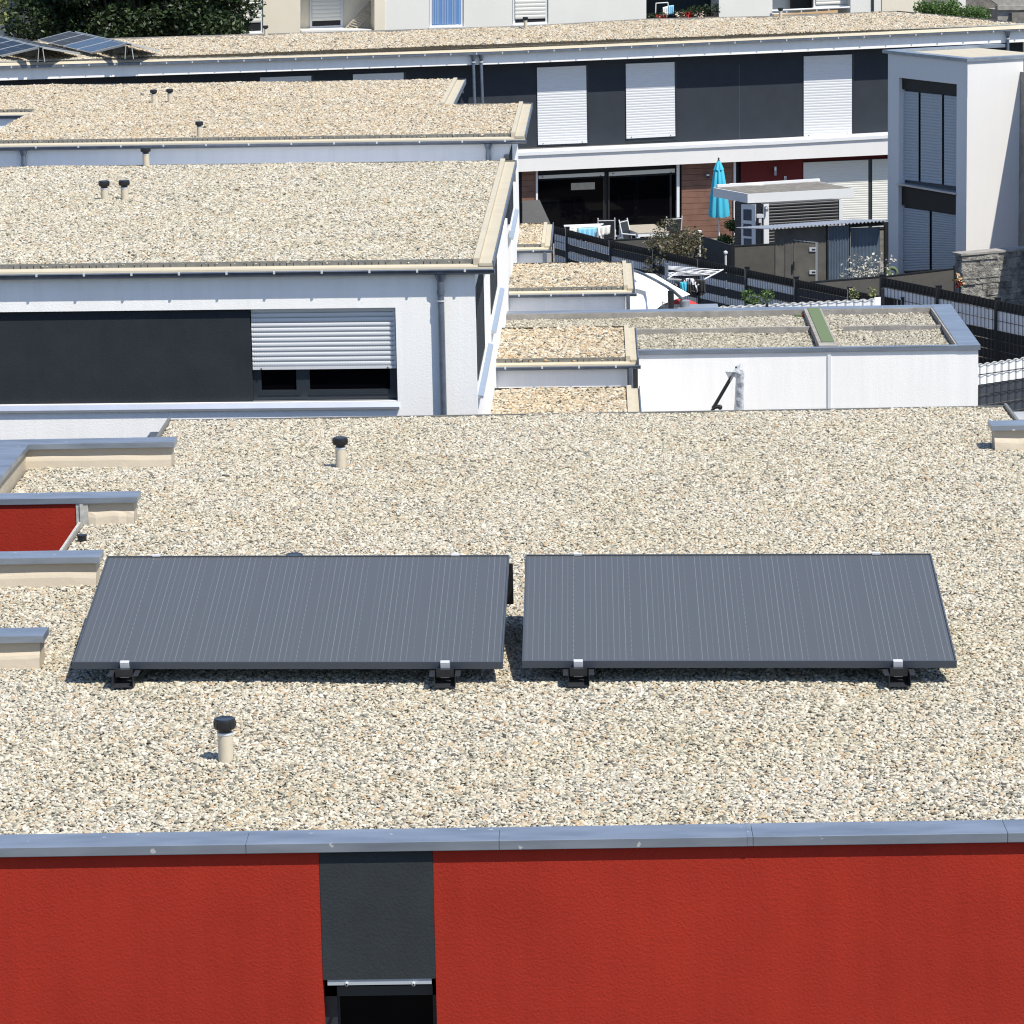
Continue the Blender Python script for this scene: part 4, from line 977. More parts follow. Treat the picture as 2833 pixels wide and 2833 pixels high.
m = MB(); m.tube(PA.hit(*q('D', 135, 76), .1), PA.hit(*q('D', 690, 52), .1), .035, seg=8); m.tube(PA.hit(*q('D', 135, 100), .1), PA.hit(*q('D', 400, 92), .1), .02, seg=6)
for x in (345, 455, 540, 240): m.tube(PA.hit(*q('D', x, 72 - (x - 135) * .04), .1), PA.hit(*q('D', x, 100 - (x - 135) * .03), .1), .025, seg=6)
m.build('railing', M['whitep'], ap)
m = MB(); pq(m, PA, qs('D', (150, 100), (375, 88), (375, 100), (150, 112)), .25, .05); pq(m, PA, qs('D', (380, 87), (605, 72), (605, 92), (380, 100)), .25, .05)
m.build('awning_strip', M['orange'], ap)
m = MB(); pq(m, PA, qs('D', (270, -40), (420, -40), (420, 60), (270, 70)), -.9, .1); m.build('balcony_door', M['black'], ap)
# balcony things: laundry rack, flower boxes
def leaves(m, c, r, n, s, rr, mi=0, flat=1.0):
    for _ in range(n):
        while True:
            d = Vector((rr.uniform(-1, 1), rr.uniform(-1, 1), rr.uniform(-1, 1)))
            if 0.02 < d.length < 1: break
        d = d * (d.length ** -0.35)
        p = Vector(c) + Vector((d.x * r[0], d.y * r[1], d.z * r[2]))
        u_ = Vector((rr.gauss(0, 1), rr.gauss(0, 1), rr.gauss(0, .7))).normalized(); w_ = u_.cross(Vector((rr.gauss(0, 1), rr.gauss(0, 1), rr.gauss(0, 1)))).normalized()
        l_ = s * rr.uniform(.6, 1.3); b_ = l_ * rr.uniform(.4, .65)
        tip = p + u_ * l_; mid = p + u_ * l_ * .45
        m.add([p, mid + w_ * b_ * .5, tip, mid - w_ * b_ * .5], [[0, 1, 2, 3]], mi)
def leafmat(name, c1, c2, tr=0.25):
    m = bpy.data.materials.new(name); m.use_nodes = True
    N = m.node_tree.nodes; Lk = m.node_tree.links; b = N["Principled BSDF"]; b.inputs["Roughness"].default_value = .5
    g = N.new("ShaderNodeNewGeometry"); cr = N.new("ShaderNodeValToRGB"); cr.color_ramp.elements[0].color = (*c1, 1); cr.color_ramp.elements[1].color = (*c2, 1)
    Lk.new(g.outputs["Random Per Island"], cr.inputs[0]); Lk.new(cr.outputs[0], b.inputs["Base Color"])
    t = N.new("ShaderNodeBsdfTranslucent"); Lk.new(cr.outputs[0], t.inputs[0]); mx = N.new("ShaderNodeMixShader"); mx.inputs[0].default_value = tr
    Lk.new(b.outputs[0], mx.inputs[1]); Lk.new(t.outputs[0], mx.inputs[2]); Lk.new(mx.outputs[0], N["Material Output"].inputs[0])
    return m
M['leafd'] = leafmat('leaf_dark_green', (0.010, 0.020, 0.006), (0.045, 0.075, 0.022), .15)
M['leafm'] = leafmat('leaf_green', (0.035, 0.08, 0.014), (0.12, 0.20, 0.05))
M['leafy'] = leafmat('leaf_yellow_green', (0.12, 0.16, 0.04), (0.30, 0.30, 0.12))
M['leafb'] = leafmat('leaf_bronze', (0.045, 0.06, 0.025), (0.20, 0.16, 0.10))
M['leafs'] = leafmat('leaf_silver', (0.16, 0.16, 0.13), (0.60, 0.58, 0.50), .1)
M['petr'] = mat('red_petals', (0.55, 0.02, 0.02), .6); M['petp'] = mat('pale_petals', (0.80, 0.62, 0.50), .6)
rr = random.Random(11)
fl_specs = [((330, 330), 'm', 'leafy green plant in the dark balcony beside the laundry', None), ((505, 305), 'r', 'bright red geranium in front of the hanging laundry', 'petr'),
            ((860, 270), 'p', 'pale pink flowers in the middle of the dark balcony', 'petp'), ((985, 280), 'r', 'dark red flowers beside the pale pink flowers', 'petr'),
            ((1080, 210), 'm', 'tall green plant left of the planter box', None), ((1180, 270), 'p', 'red and white flowers at the planter box end', 'petp'),
            ((1270, 180), 'm', 'bushy green plant over the balcony planter', None), ((1460, 160), 'm', 'green plant at the balcony corner by the white wall', None)]
for (px2, kind, lb, pm) in fl_specs:
    c = PA.hit(*q('b', *px2), -.1); m = MB()
    leaves(m, c, (.26, .2, .22), 160, .09, rr)
    o = m.build('balcony_plant', M['leafd'], recalc=False)
    m = MB(); m.tube(c - Vector((0, 0, .42)), c - Vector((0, 0, .16)), .09, .12, seg=10); m.build('pot', M['bark'], o)
    if pm:
        m = MB(); leaves(m, c + Vector((0, -.15, .02)), (.2, .12, .14), 60, .075, rr); m.build('blossoms', M[pm], o, recalc=False)
    tag(o, lb, 'plant', 'plants on the dark balcony')
c0, c1 = PA.hit(*q('b', 1290, 300), .02), PA.hit(*q('b', 1520, 275), .02)
m = MB(); m.prism([c0, c1, c1 - Vector((0, 0, .22)), c0 - Vector((0, 0, .22))], (0, .18, 0)); tag(m.build('planter_box', M['bark']), 'brown planter box on the dark balcony edge', 'planter')
a_ = PA.hit(*q('b', 410, 240), -.5); s_ = a_.y / FPX
m = MB(); p0, p1, p2, p3 = [PA.hit(*q('b', *p), -.5) for p in ((410, 240), (415, 60), (630, 45), (640, 260))]; m.path([p0, p1, p2, p3], .02)
for i in range(4): m.tube(p1 - Vector((0, .0 + .1 * i, .55)), p2 - Vector((0, .1 * i, .35)), .01, seg=6)
tag(m.build('laundry_rack', M['whitep']), 'white tubular laundry rack on the dark balcony', 'laundry rack')
def cloth(name, lb, P, k, pts, off, mt, th=.02, folds=3, amp=.03):
    """hanging cloth between four crop pixels, rippled"""
    TL, TR, BR, BL = [P.hit(*q(k, *p), off) for p in pts]; m = MB(); nx, nz = 16, 6; V = []; Fc = []
    for j in range(nz + 1):
        for i in range(nx + 1):
            a = TL.lerp(TR, i / nx).lerp(BL.lerp(BR, i / nx), j / nz); V.append(a + P.n * (math.sin(i / nx * math.pi * 2 * folds) * amp * (.3 + j / nz)))
    for j in range(nz):
        for i in range(nx): Fc.append([j * (nx + 1) + i, j * (nx + 1) + i + 1, (j + 1) * (nx + 1) + i + 1, (j + 1) * (nx + 1) + i])
    m.add(V, Fc); o = m.build(name, M[mt], smooth=True, recalc=False); s = o.modifiers.new('thick', 'SOLIDIFY'); s.thickness = th
    tag(o, lb, 'laundry'); return o
cloth('towel', 'pale blue towel on the balcony laundry rack', PA, 'b', ((640, 100), (735, 90), (738, 250), (640, 260)), -.4, 'cloth_blue')
cloth('shirt', 'white shirt on the balcony laundry rack', PA, 'b', ((540, 130), (640, 105), (635, 280), (545, 290)), -.42, 'cloth_white')

# trees
def tree(label, base, clumps, n, s, mt, trunk=.22, seed=1, name='tree', fork=None):
    rr = random.Random(seed); t = thing(name, label, 'tree' if name == 'tree' else 'shrub', base)
    m = MB(); b = Vector(base); cz = min(c[0][2] for c in clumps)
    tips = [Vector(c[0]) for c in clumps]; mid = sum(tips, Vector()) / len(tips)
    f = Vector(((b.x + mid.x) / 2, (b.y + mid.y) / 2, b.z + (cz - b.z) * .7)) if fork is None else Vector(fork)
    m.tube(b, f, trunk, trunk * .7, seg=10)
    for c in tips:
        e = f.lerp(c, .55) + Vector((rr.uniform(-.1, .1), rr.uniform(-.1, .1), rr.uniform(0, .1))) * trunk * 4
        m.tube(f, e, trunk * .5, trunk * .28, seg=7); m.tube(e, c, trunk * .28, trunk * .08, seg=6)
    m.build('trunk', M['bark'], t, smooth=True)
    m = MB(); tot = sum(c[1][0] * c[1][1] * c[1][2] for c in clumps)
    for c, r in clumps: leaves(m, c, r, int(n * r[0] * r[1] * r[2] / tot), s, rr)
    m.build('crown', M[mt], t, recalc=False)
    return t
YT = 121.5
def tp(u_, v_, y=YT):
    d = ray(u_, v_); return CAM + d * (y / d.y)
rr = random.Random(4); cl = []
for i in range(80):
    u_ = rr.uniform(75, 655); v_ = rr.uniform(-190, 100)
    if v_ > 70 and rr.random() < .25: continue
    r = rr.uniform(.55, 1.1); cl.append((tuple(tp(u_, v_, YT + rr.uniform(-1.8, 1.8))), (r, r, r * .72)))
for (u_, v_, r) in ((690, 30, .5), (672, 78, .4), (640, 60, .6), (600, 90, .5), (120, 98, .45), (200, 96, .5), (330, 92, .55), (440, 90, .55), (540, 92, .55), (690, 5, .55), (60, 90, .4)):
    cl.append((tuple(tp(u_, v_, YT - 1)), (r, r, r * .6)))
tree('broad dark green maple tree in front of the apartment block', tuple(tp(390, 400).xy) + (0.8,), cl, 62000, .19, 'leafd', .22, 5)
rr = random.Random(9); cl = [(tuple(tp(rr.uniform(-60, 30), rr.uniform(-90, 55), 117)), (.45, .45, .35)) for _ in range(10)]
tree('yellow green leafy tree cut by the picture edge, beside the dark maple', (tp(-90, 300, 117).x, 117, 0.6), cl, 1500, .17, 'leafy', .15, 6)
m = MB(); 
for i in range(3): pq(m, PA, [(12 + i * 11, -40), (20 + i * 11, -40), (20 + i * 11, 120), (12 + i * 11, 120)], .15, .1)
m.build('balcony_post', M['greypole'], ap)
# hedge, concrete building
rr = random.Random(3); m = MB()
for i in range(26):
    u_ = 2548 + i * 6.9; c = tp(u_, 45 + rr.uniform(-8, 8) - (12 if u_ < 2650 else -6), 124 + rr.uniform(-.5, .5)); leaves(m, c, (.30, .4, rr.uniform(.35, .48)), 300, .10, rr)
hd = m.build('hedge', M['leafm'], recalc=False); tag(hd, 'clipped light green hedge between the apartment block and the grey concrete building', 'hedge')
PC = PL(tp(2720, 40, 131).x, 131, .2)
m = MB(); 
pq(m, PC, qs('c', (1740, 72), (1850, 68), (1850, 200), (1740, 200)), 0, 3); pq(m, PC, qs('c', (1850, 68), (2000, 66), (2000, 200), (1850, 200)), -.02, 3)
cb = m.build('concrete_building', M['concrete']); tag(cb, 'grey concrete building with broad slab roof behind the hedge', 'building')
m = MB(); pq(m, PC, qs('c', (1740, 42), (2000, 40), (2000, 72), (1740, 74)), .12, .3); m.prism([PC.hit(*q('c', *p), -.3) for p in ((1640, -30), (2000, -30), (2000, 40), (1742, 43))], PC.n * .2); m.build('roof_slab', M['concrete'], cb)
m = MB(); pq(m, PC, qs('c', (1500, -40), (1640, -30), (1742, 45), (1740, 200), (1500, 200)), -1.2, 2); m.build('side_wall', M['felt'], cb)
m = MB(); pq(m, PC, qs('c', (1845, 95), (2000, 92), (2000, 200), (1845, 200)), .3, .28); m.build('bin_store', M['felt'], cb)
m = MB(); pq(m, PC, qs('c', (1453, -60), (1507, -60), (1507, 58), (1453, 62)), 1.0, .5); tag(m.build('white_pillar', M['apwhite']), 'white pillar rising behind the clipped hedge', 'pillar')

# ------------------------------------------------------------------ tower house
D0 = 88.0
cc = CAM + ray(2676.5, 162) * (D0 / ray(2676.5, 162).y)
PT1, PT2 = PL(cc.x, cc.y, .45), PL(cc.x, cc.y, -1.12)
tw = thing('white_cube_house', 'tall white cube house with grey shutters and metal roof edge', 'house', (cc.x, cc.y, 0))
zt = cc.z
# side face (shaded) built around its two tall openings
o1 = [q('D', *p) for p in ((963, 380), (1040, 556), (1457, 598), (1530, 440))]
lf = PT2.hit(*q('D', 963, 400)); rt = cc
s_of = lambda p: (p - PT2.p).dot(PT2.a)
sl_, s1_, s2_ = s_of(lf), s_of(PT2.hit(*q('D', 1040, 700))), s_of(PT2.hit(*q('D', 1457, 700)))
def onT2(s, z, off=0): return PT2.p + PT2.a * s + PT2.n * off + Vector((0, 0, z))
def t2box(m, s0, s1, z0, z1, off, th, mi=0): m.prism([onT2(s0, z0, off), onT2(s1, z0, off), onT2(s1, z1, off), onT2(s0, z1, off)], -PT2.n * th, mi); return m
zo1 = (PT2.hit(*q('D', 1040, 556)).z + PT2.hit(*q('D', 1457, 598)).z) / 2
zs1 = (PT2.hit(*q('F', 1045, 278)).z + PT2.hit(*q('F', 1457, 340)).z) / 2
m = MB(); t2box(m, sl_, s1_, 0, zt - .08, 0, .25); t2box(m, s2_, -0.0, 0, zt - .08, 0, .25); t2box(m, s1_, s2_, zo1, zt - .08, 0, .25)
m.prism([onT2(sl_, 0, -.25), onT2(0, 0, -.25), PT1.p + PT1.a * 2.4 - PT1.n * .0 + Vector((0, 0, 0)), PT1.p + PT1.a * 2.4 - PT1.n * 6], (0, 0, zt - .5))
fr_len = (PT1.hit(*q('e', 1400, 600)) - cc).dot(PT1.a)
m.build('wall', M['white2'], tw)
m = MB(); m.prism([PT1.p, PT1.p + PT1.a * fr_len, PT1.p + PT1.a * fr_len - PT1.n * .5, PT1.p - PT1.n * .5], (0, 0, zt - .08)); m.build('front_wall', M['white2'], tw)
# shutters and lintels in the openings
def t2px(pts, off): return [PT2.hit(*p, off) for p in pts]
def t2sh(k, x0, x1, yt0, yt1, yb0, yb1, ns, kb=None):
    kb = kb or k
    m = MB(); TL, TR = PT2.hit(*q(k, x0, yt0), -.16), PT2.hit(*q(k, x1, yt1), -.16); BL, BR = PT2.hit(*q(kb, x0, yb0), -.16), PT2.hit(*q(kb, x1, yb1), -.16)
    m.shutter(BL, BR, TR, TL, PT2.n, ns, .015); return m
m = MB(); t2box(m, s1_, s2_, 0, zo1, -.2, .05); wn = m.build('window', M['frame'], tw)
for (x0, x1, a0, a1, b0, b1) in ((1068, 1183, 647, 658, 250, 262), (1198, 1350, 660, 675, 266, 284), (1365, 1460, 677, 688, 288, 300)):
    t2sh('D', x0, x1, a0, a1, b0, b1, 30, kb='F').build('shutter', M['shutgrey'], wn)
for (x0, x1, a0, a1, b0, b1) in ((1068, 1262, 447, 474, 905, 893), (1278, 1460, 476, 502, 893, 885)):
    t2sh('F', x0, x1, a0, a1, b0, b1, 24).build('shutter', M['shutgrey'], wn)
m = MB(); t2box(m, s1_, s2_, PT2.hit(*q('D', 1250, 662)).z, zo1, -.10, .06); m.build('lintel_box', M['black'], wn); m = MB(); zl2 = PT2.hit(*q('F', 1250, 470)).z; t2box(m, s1_, s2_, zl2, zs1 - .1, -.10, .06); m.build('lintel_box', M['black'], wn)
m = MB(); t2box(m, s1_ - .05, s2_, zs1 - .05, zs1 - .0, .06, .26); m.build('sill', M['alu'], wn)
# roof edge
m = MB(); Bk = PT1.n * -3.6
def cop(m, a_, b_, wv, z0, z1): m.prism([a_ + Vector((0, 0, z0)), b_ + Vector((0, 0, z0)), b_ + wv + Vector((0, 0, z0)), a_ + wv + Vector((0, 0, z0))], (0, 0, z1 - z0))
g0 = PT1.p; e1 = PT1.p + PT1.a * (fr_len + 1.2); lfb = Vector((lf.x, lf.y, 0))
cop(m, g0 + PT1.n * .04 + PT2.n * .04, e1 + PT1.n * .04, -PT1.n * .30, zt - .085, zt); cop(m, g0 + PT2.n * .042 + PT1.n * .0, lfb + PT2.n * .042, -PT2.n * .30, zt - .083, zt + .002)
bk0 = lfb; cop(m, bk0, bk0 + PT1.a * (fr_len + 2), -PT1.n * .30, zt - .084, zt - .001)
m.build('coping', M['zinc'], tw)
iw = -PT1.n * .2 - PT2.n * .2; m = MB(); m.prism([g0 + iw + Vector((0, 0, zt - .16)), e1 - PT1.n * .2 + Vector((0, 0, zt - .16)), bk0 + PT1.a * (fr_len + 1.2) - PT1.n * .1 + Vector((0, 0, zt - .16)), bk0 - PT1.n * .1 - PT2.n * .2 + Vector((0, 0, zt - .16))], (0, 0, .09)); m.build('roof_deck', M['cream'], tw)
# projecting lower annex at its far corner that throws the slanting shadow
se = (PT1.hit(*q('e', 1330, 760)) - cc).dot(PT1.a); ze = PT1.hit(*q('e', 1330, 760)).z
m = MB(); b_ = PT1.p + PT1.a * se; m.prism([b_ - PT1.n * .1, b_ + PT1.a * 4 - PT1.n * .1, b_ + PT1.a * 4 + PT1.n * 3.2, b_ + PT1.n * 3.2], (0, 0, ze)); m.build('annex_wall', M['concrete'], tw)
# stone garden wall
PS0 = CAM + ray(*q('Z', 180, 655)) * (80 / ray(*q('Z', 180, 655)).y)
PS = PL(PS0.x, PS0.y, .45); sw_ = thing('stone_wall', 'rough grey stone block wall beside the white cube house', 'wall', (PS0.x, PS0.y, 0.3))
def stone_mat():
    m = mat('split_stone', (0.30, 0.29, 0.265), 0.95, var=(5.0, 0.6), bump=(12, 1.0), bumpd=.14); return m
M['stone'] = stone_mat(); rr = random.Random(21)
m = MB(); z = PS0.z - .05
while z > -0.1:
    h = rr.uniform(.13, .16); s = -0.0
    while s < 4.5:
        l_ = rr.uniform(.3, .75); pr = rr.uniform(-.02, .03); th_ = .3
        P_ = [PS.p + PS.a * (s + .006) + PS.n * pr, PS.p + PS.a * (s + l_ - .004) + PS.n * (pr + rr.uniform(-.02, .02)), PS.p + PS.a * (s + l_ - .004) - PS.n * th_, PS.p + PS.a * (s + .006) - PS.n * th_]
        m.prism([p + Vector((0, 0, z - h + .006)) for p in P_], (0, 0, h - .008)); s += l_
    z -= h
m.build('blocks', M['stone'], sw_)
m = MB(); cop(m, PS.p - PS.a * .04 + PS.n * .04, PS.p + PS.a * 4.6 + PS.n * .04, -PS.n * .42, PS0.z - .048, PS0.z); m.build('cap', M['concrete'], sw_)
# invented block out of view, added to shade the far half of the stone wall
ss = (PS.hit(*q('Z', 800, 600)) - PS.p).dot(PS.a) + .195 * 2.6
m = MB(); b_ = PS.p + PS.a * ss + PS.n * .4
m.prism([b_ + PS.a * .3, b_ + PS.a * 4, b_ + PS.a * 4 + PS.n * 5, b_ + PS.n * 5 + PS.a * .3], (0, 0, PS0.z + 2.6))
nh = tag(m.build('shade_block', M['white2']), 'unseen white block added to shade the stone wall', 'house')
nt_ = b_ + PS.a * .3; zN = PS0.z + 2.6
m = MB(); m.prism([nt_ - PS.a * .05 - PS.n * .05, nt_ + PS.a * 3.75 - PS.n * .05, nt_ + PS.a * 3.75 + PS.n * 5.05, nt_ - PS.a * .05 + PS.n * 5.05], (0, 0, .07))
for i_ in range(len(m.v)): m.v[i_] = (m.v[i_][0], m.v[i_][1], m.v[i_][2] + zN)
m.build('coping', M['zinc'], nh)
m = MB(); m.prism([nt_ + PS.a * 1 + PS.n * 5.0 + Vector((0, 0, 1)), nt_ + PS.a * 2.6 + PS.n * 5.0 + Vector((0, 0, 1)), nt_ + PS.a * 2.6 + PS.n * 5.0 + Vector((0, 0, 3)), nt_ + PS.a * 1 + PS.n * 5.0 + Vector((0, 0, 3))], PS.n * .02); m.build('window', M['shutgrey'], nh)  # coping and window only dress up the added shading block

# ------------------------------------------------------------------ woven screen fences
def post3(m, p, zt_, z0, w_=.05, mi=0):
    m.box(p.x - w_, p.x + w_, p.y - .03, p.y + .03, z0, zt_, mi)
def woven(par, a_, b_, zt_, z0, rows, hrow, per=.11, amp=.012, wires=True, arc=False):
    """one fence bay: horizontal woven plastic strips between double wires. rows: material index per row"""
    dirv = (b_ - a_); L_ = dirv.length; dirv.normalize(); n = Vector((dirv.y, -dirv.x, 0))
    if n.y > 0: n = -n
    m = MB(); k = 0; z = zt_
    while z > z0 + .02 and k < 14:
        mi = rows[min(k, len(rows) - 1)]; nx = max(8, int(L_ / per * 8)); V = []; Fc = []
        for j, (zz) in enumerate((z - hrow + .008, z - .004)):
            for i in range(nx + 1):
                s = L_ * i / nx; ph = s / per * math.pi + (math.pi if k % 2 else 0)
                top = (abs(math.sin(s / per * math.pi)) * .022 if (arc and j == 1 and k == 0) else 0)
                V.append(a_ + dirv * s + n * (math.sin(ph * 2) * amp) + Vector((0, 0, zz + top)))
        for i in range(nx): Fc.append([i, i + 1, nx + 1 + i + 1, nx + 1 + i])
        m.add(V, Fc, mi); z -= hrow; k += 1
    pn = m.build('woven_panel', [M['fpost'], M['flight'], M['fdark'], M['fwhite']], par, recalc=False)
    if wires:
        w_ = MB(); s = per / 2
        while s < L_:
            for o_ in (-.012, .012):
                p = a_ + dirv * (s + o_) + n * .016; w_.tube(p + Vector((0, 0, z0)), p + Vector((0, 0, zt_ + .015)), .004, seg=4, cap=False)
            s += per * 1
        for r_ in range(0, k + 1):
            p = a_ + n * .02 + Vector((0, 0, zt_ - r_ * hrow)); w_.tube(p, p + dirv * L_, .005, seg=4)
        w_.build('wires', M['wire'], pn)
    return n
def zq(k_or_px, z):
    return onz(*k_or_px, z)
bf = thing('screen_fence', 'long black screen fence with grey woven bands running behind the sun sail', 'fence', (3, 85, 0))
p1 = [(1533, 624), (1570, 633), (1690.5, 664), (1811, 689), (1935, 716), (2067, 743.5), (2203, 771), (2351, 800), (2500, 829)]
P1 = [onz(*p, 1.8) for p in p1]
pat = [[0, 1, 1, 2, 1, 2], [0, 1, 2, 1, 2, 1, 2], [0, 2, 1, 2, 1, 2], [0, 1, 2, 1, 2, 1], [0, 2, 1, 2, 1, 2], [0, 1, 2, 1, 2, 2], [0, 2, 2, 1, 2, 2], [0, 1, 2, 1, 2, 2]]
for i in range(len(P1) - 1):
    a_ = Vector((P1[i].x, P1[i].y, 0)); b_ = Vector((P1[i + 1].x, P1[i + 1].y, 0))
    woven(bf, a_, b_, 1.78, 0.02, pat[i], .20, per=.115, amp=.014)
for p in P1[1:]:
    m = MB(); post3(m, p, 1.84, 0, .06); m.box(p.x - .075, p.x + .075, p.y - .045, p.y + .045, 1.84, 1.855)
    m.box(p.x - .0615, p.x - .0605 + .008, p.y - .034, p.y - .031, 0, 1.8, 1)
    m.build('post', [M['fpost'], M['greypole']], bf)
bf2 = thing('screen_fence', 'taller black screen fence with pale grey double band in front of the stone wall', 'fence', (9, 77, .3))
P2_ = [onz(*p, 2.24) for p in ((2441.6, 765), (2597, 795.8), (2760, 829), (2925, 862))]
for i in range(3):
    a_ = Vector((P2_[i].x, P2_[i].y, 0)); b_ = Vector((P2_[i + 1].x, P2_[i + 1].y, 0)); woven(bf2, a_, b_, 2.22, .1, [0, 1, 1, 0, 0, 0], .225, per=.15, amp=.014)
for p in P2_:
    m = MB(); post3(m, p, 2.28, 0, .07); m.box(p.x - .085, p.x + .085, p.y - .045, p.y + .045, 2.28, 2.295); m.build('post', M['fpost'], bf2)
wf = thing('white_screen_fence', 'white woven screen fence with scalloped top behind the garage', 'fence', (5, 66, 1.2))
a_, b_ = onz(1915, 857, 3.5), onz(2419, 823.5, 3.5); D_ = 66.0
pa, pb = CAM + ray(1915, 857) * (65.6 / ray(1915, 857).y), CAM + ray(2419, 823.5) * (66.4 / ray(2419, 823.5).y)
zf_ = (pa.z + pb.z) / 2
woven(wf, Vector((pa.x, pa.y, 0)), Vector((pb.x, pb.y, 0)), zf_, 1.3, [3, 3, 3], .2, per=.178, amp=.006, arc=True)
pc = CAM + ray(2442, 822.5) * (66.5 / ray(2442, 822.5).y)
m = MB(); m.prism([Vector((pb.x, pb.y, 1.3)), Vector((pc.x, pc.y, 1.3)), Vector((pc.x, pc.y, zf_ + .03)), Vector((pb.x, pb.y, zf_ + .03))], (0, .02, 0)); m.build('end_panel', M['flight'], wf)
m = MB(); post3(m, pc, zf_ + .2, 1.2, .035); post3(m, CAM + ray(2123, 850) * (65.9 / ray(2123, 850).y), zf_ + .03, 1.2, .02); m.build('post', M['fpost'], wf)
wf2 = thing('mixed_screen_fence', 'screen fence with two white rows over dark rows beside the garage end', 'fence', (8, 54, 2))
pa, pb = CAM + ray(2700, 1003.5) * (53.8 / ray(2700, 1003.5).y), CAM + ray(2870, 991) * (54.6 / ray(2870, 991).y)
woven(wf2, Vector((pa.x, pa.y, 0)), Vector((pb.x, pb.y, 0)), (pa.z + pb.z) / 2, 2.0, [3, 3, 2, 2, 2], .168, per=.158, amp=.008, arc=True)
# dark board fences
def boards(label, pts, z=1.8, posts=True, group=None):
    t = thing('board_fence', label, 'fence', onz(*pts[0], z) - Vector((0, 0, z)), 'dark board fences between the gardens'); m = MB()
    for a_, b_ in zip(pts[:-1], pts[1:]):
        A1, B1 = onz(*a_, z), onz(*b_, z); dn = (B1 - A1).normalized(); n = Vector((dn.y, -dn.x, 0)); n = n if n.y < 0 else -n
        k = 0; zz = z - .03
        while zz > 0.1:
            A2, B2 = A1.copy(), B1.copy(); A2.z = B2.z = zz - .15; m.prism([A2, B2, B2 + Vector((0, 0, .1495)), A2 + Vector((0, 0, .1495))], n * -(.022 if k % 2 else .025)); zz -= .15; k += 1
        r_ = MB(); A2, B2 = A1.copy(), B1.copy(); A2.z = B2.z = z - .03; r_.prism([A2 + n * .012, B2 + n * .012, B2 - n * .035, A2 - n * .035], (0, 0, .03)); r_.build('top_rail', M['fpost'], t)
    m.build('boards', M['wpc'], t)
    if posts:
        for p in pts[1:]:
            P_ = onz(*p, z); m = MB(); post3(m, P_, z + .06, 0, .05); m.build('post', M['fpost'], t)
    return t
boards('dark board fence running behind the bronze shrub', [(1693, 663), (1936, 650)])
boards('dark board fence falling away below the turquoise parasol', [(1936, 651), (2027, 680)])
boards('dark board fence in front of the garden house door', [(2029, 679.5), (2200, 670)], posts=False)
boards('dark board fence in front of the metal shed', [(2243.5, 778.5), (2440, 763.5)], posts=False)
boards('dark board fence in front of the white cube house shutters', [(2450, 763), (2643, 741)])
for (u_, v0_, v1_, D_, lb) in ((1935.5, 641, 700, 88.5, 'white capped garden torch on the fence post left of the parasol'), (2007.4, 699, 732, 88.5, 'short white garden torch in front of the dark board fence')):
    a_ = CAM + ray(u_, v0_) * (D_ / ray(u_, v0_).y); m = MB(); m.tube(Vector((a_.x, a_.y, .0)), a_, .028, seg=8)
    m.lathe(a_ - Vector((0, 0, .04)), [(.03, 0), (.055, .02), (.055, .06), (.02, .09)], seg=10); tag(m.build('garden_torch', M['whitep']), lb, 'garden light')

# ------------------------------------------------------------------ garden house with flat roof
zk = 2.4
FC, RC, BR, LB_ = [onz(*q('V', *p), zk) for p in ((650, 412), (1790, 350), (1408, 277), (280, 345))]
gh = thing('garden_house', 'small garden house with flat white edged roof and dark slatted wall', 'garden house', Vector(((FC.x + BR.x) / 2, (FC.y + BR.y) / 2, 0)))
dwn = Vector((0, 0, -.26)); cen = (FC + RC + BR + LB_) / 4
m = MB(); m.prism([FC, RC, BR, LB_], dwn); m.build('roof', M['whitep'], gh)
m = MB(); ins = [p.lerp(cen, .035) + Vector((0, 0, .004)) for p in (FC, RC, BR, LB_)]; m.prism(ins, (0, 0, .004)); m.build('roof_felt', M['felt'], gh)
m = MB(); a_, b_ = LB_ + Vector((0, 0, .01)), BR + Vector((0, 0, .01)); dn = (b_ - a_).normalized(); pn_ = Vector((dn.y, -dn.x, 0)) * -1
m.prism([a_ + dn * .1, b_, b_ + pn_ * -.10, a_ + dn * .1 + pn_ * -.10], (0, 0, .075)); m.build('rear_rim', M['whitep'], gh)
p_ = onz(*q('V', 650, 300), 2.46); m = MB(); m.box(p_.x - .5, p_.x + .45, p_.y - .15, p_.y + .35, 2.2, 2.44); m.build('roof_hatch', M['shutter2'], gh)
zb_ = zk - .26
W0, W1_, W3_ = [onz(*q('V', *p), zb_) for p in ((828, 519), (1660, 471), (512, 490))]
W2_ = W1_ + (W3_ - W0)
m = MB(); m.prism([W0, W1_, W2_, W3_], (0, 0, -zb_)); m.build('body', M['slatdark'], gh)
ph = math.atan2((W1_ - W0).y, (W1_ - W0).x); PK = PL(W0.x, W0.y, ph)
m = MB(); L_ = (W1_ - W0).length
def k2(s, z, off=0): return W0 + PK.a * s + PK.n * off + Vector((0, 0, z - zb_))
m.shutter(k2(.14, .05, .005), k2(L_ - .12, .05, .005), k2(L_ - .12, zb_ - .02, .005), k2(.14, zb_ - .02, .005), PK.n, 24, .018); m.build('slatted_wall', M['slatdark'], gh)
m = MB(); m.prism([k2(-.02, 0, .03), k2(.13, 0, .03), k2(.13, zb_, .03), k2(-.02, zb_, .03)], -PK.n * .12); m.build('corner_post', M['whitep'], gh)
m = MB(); m.prism([k2(L_ - .10, 0, .03), k2(L_ + .01, 0, .03), k2(L_ + .01, zb_, .03), k2(L_ - .10, zb_, .03)], -PK.n * .12); m.build('corner_post', M['whitep'], gh)
ph2 = math.atan2((W0 - W3_).y, (W0 - W3_).x); PK2 = PL(W0.x, W0.y, ph2)
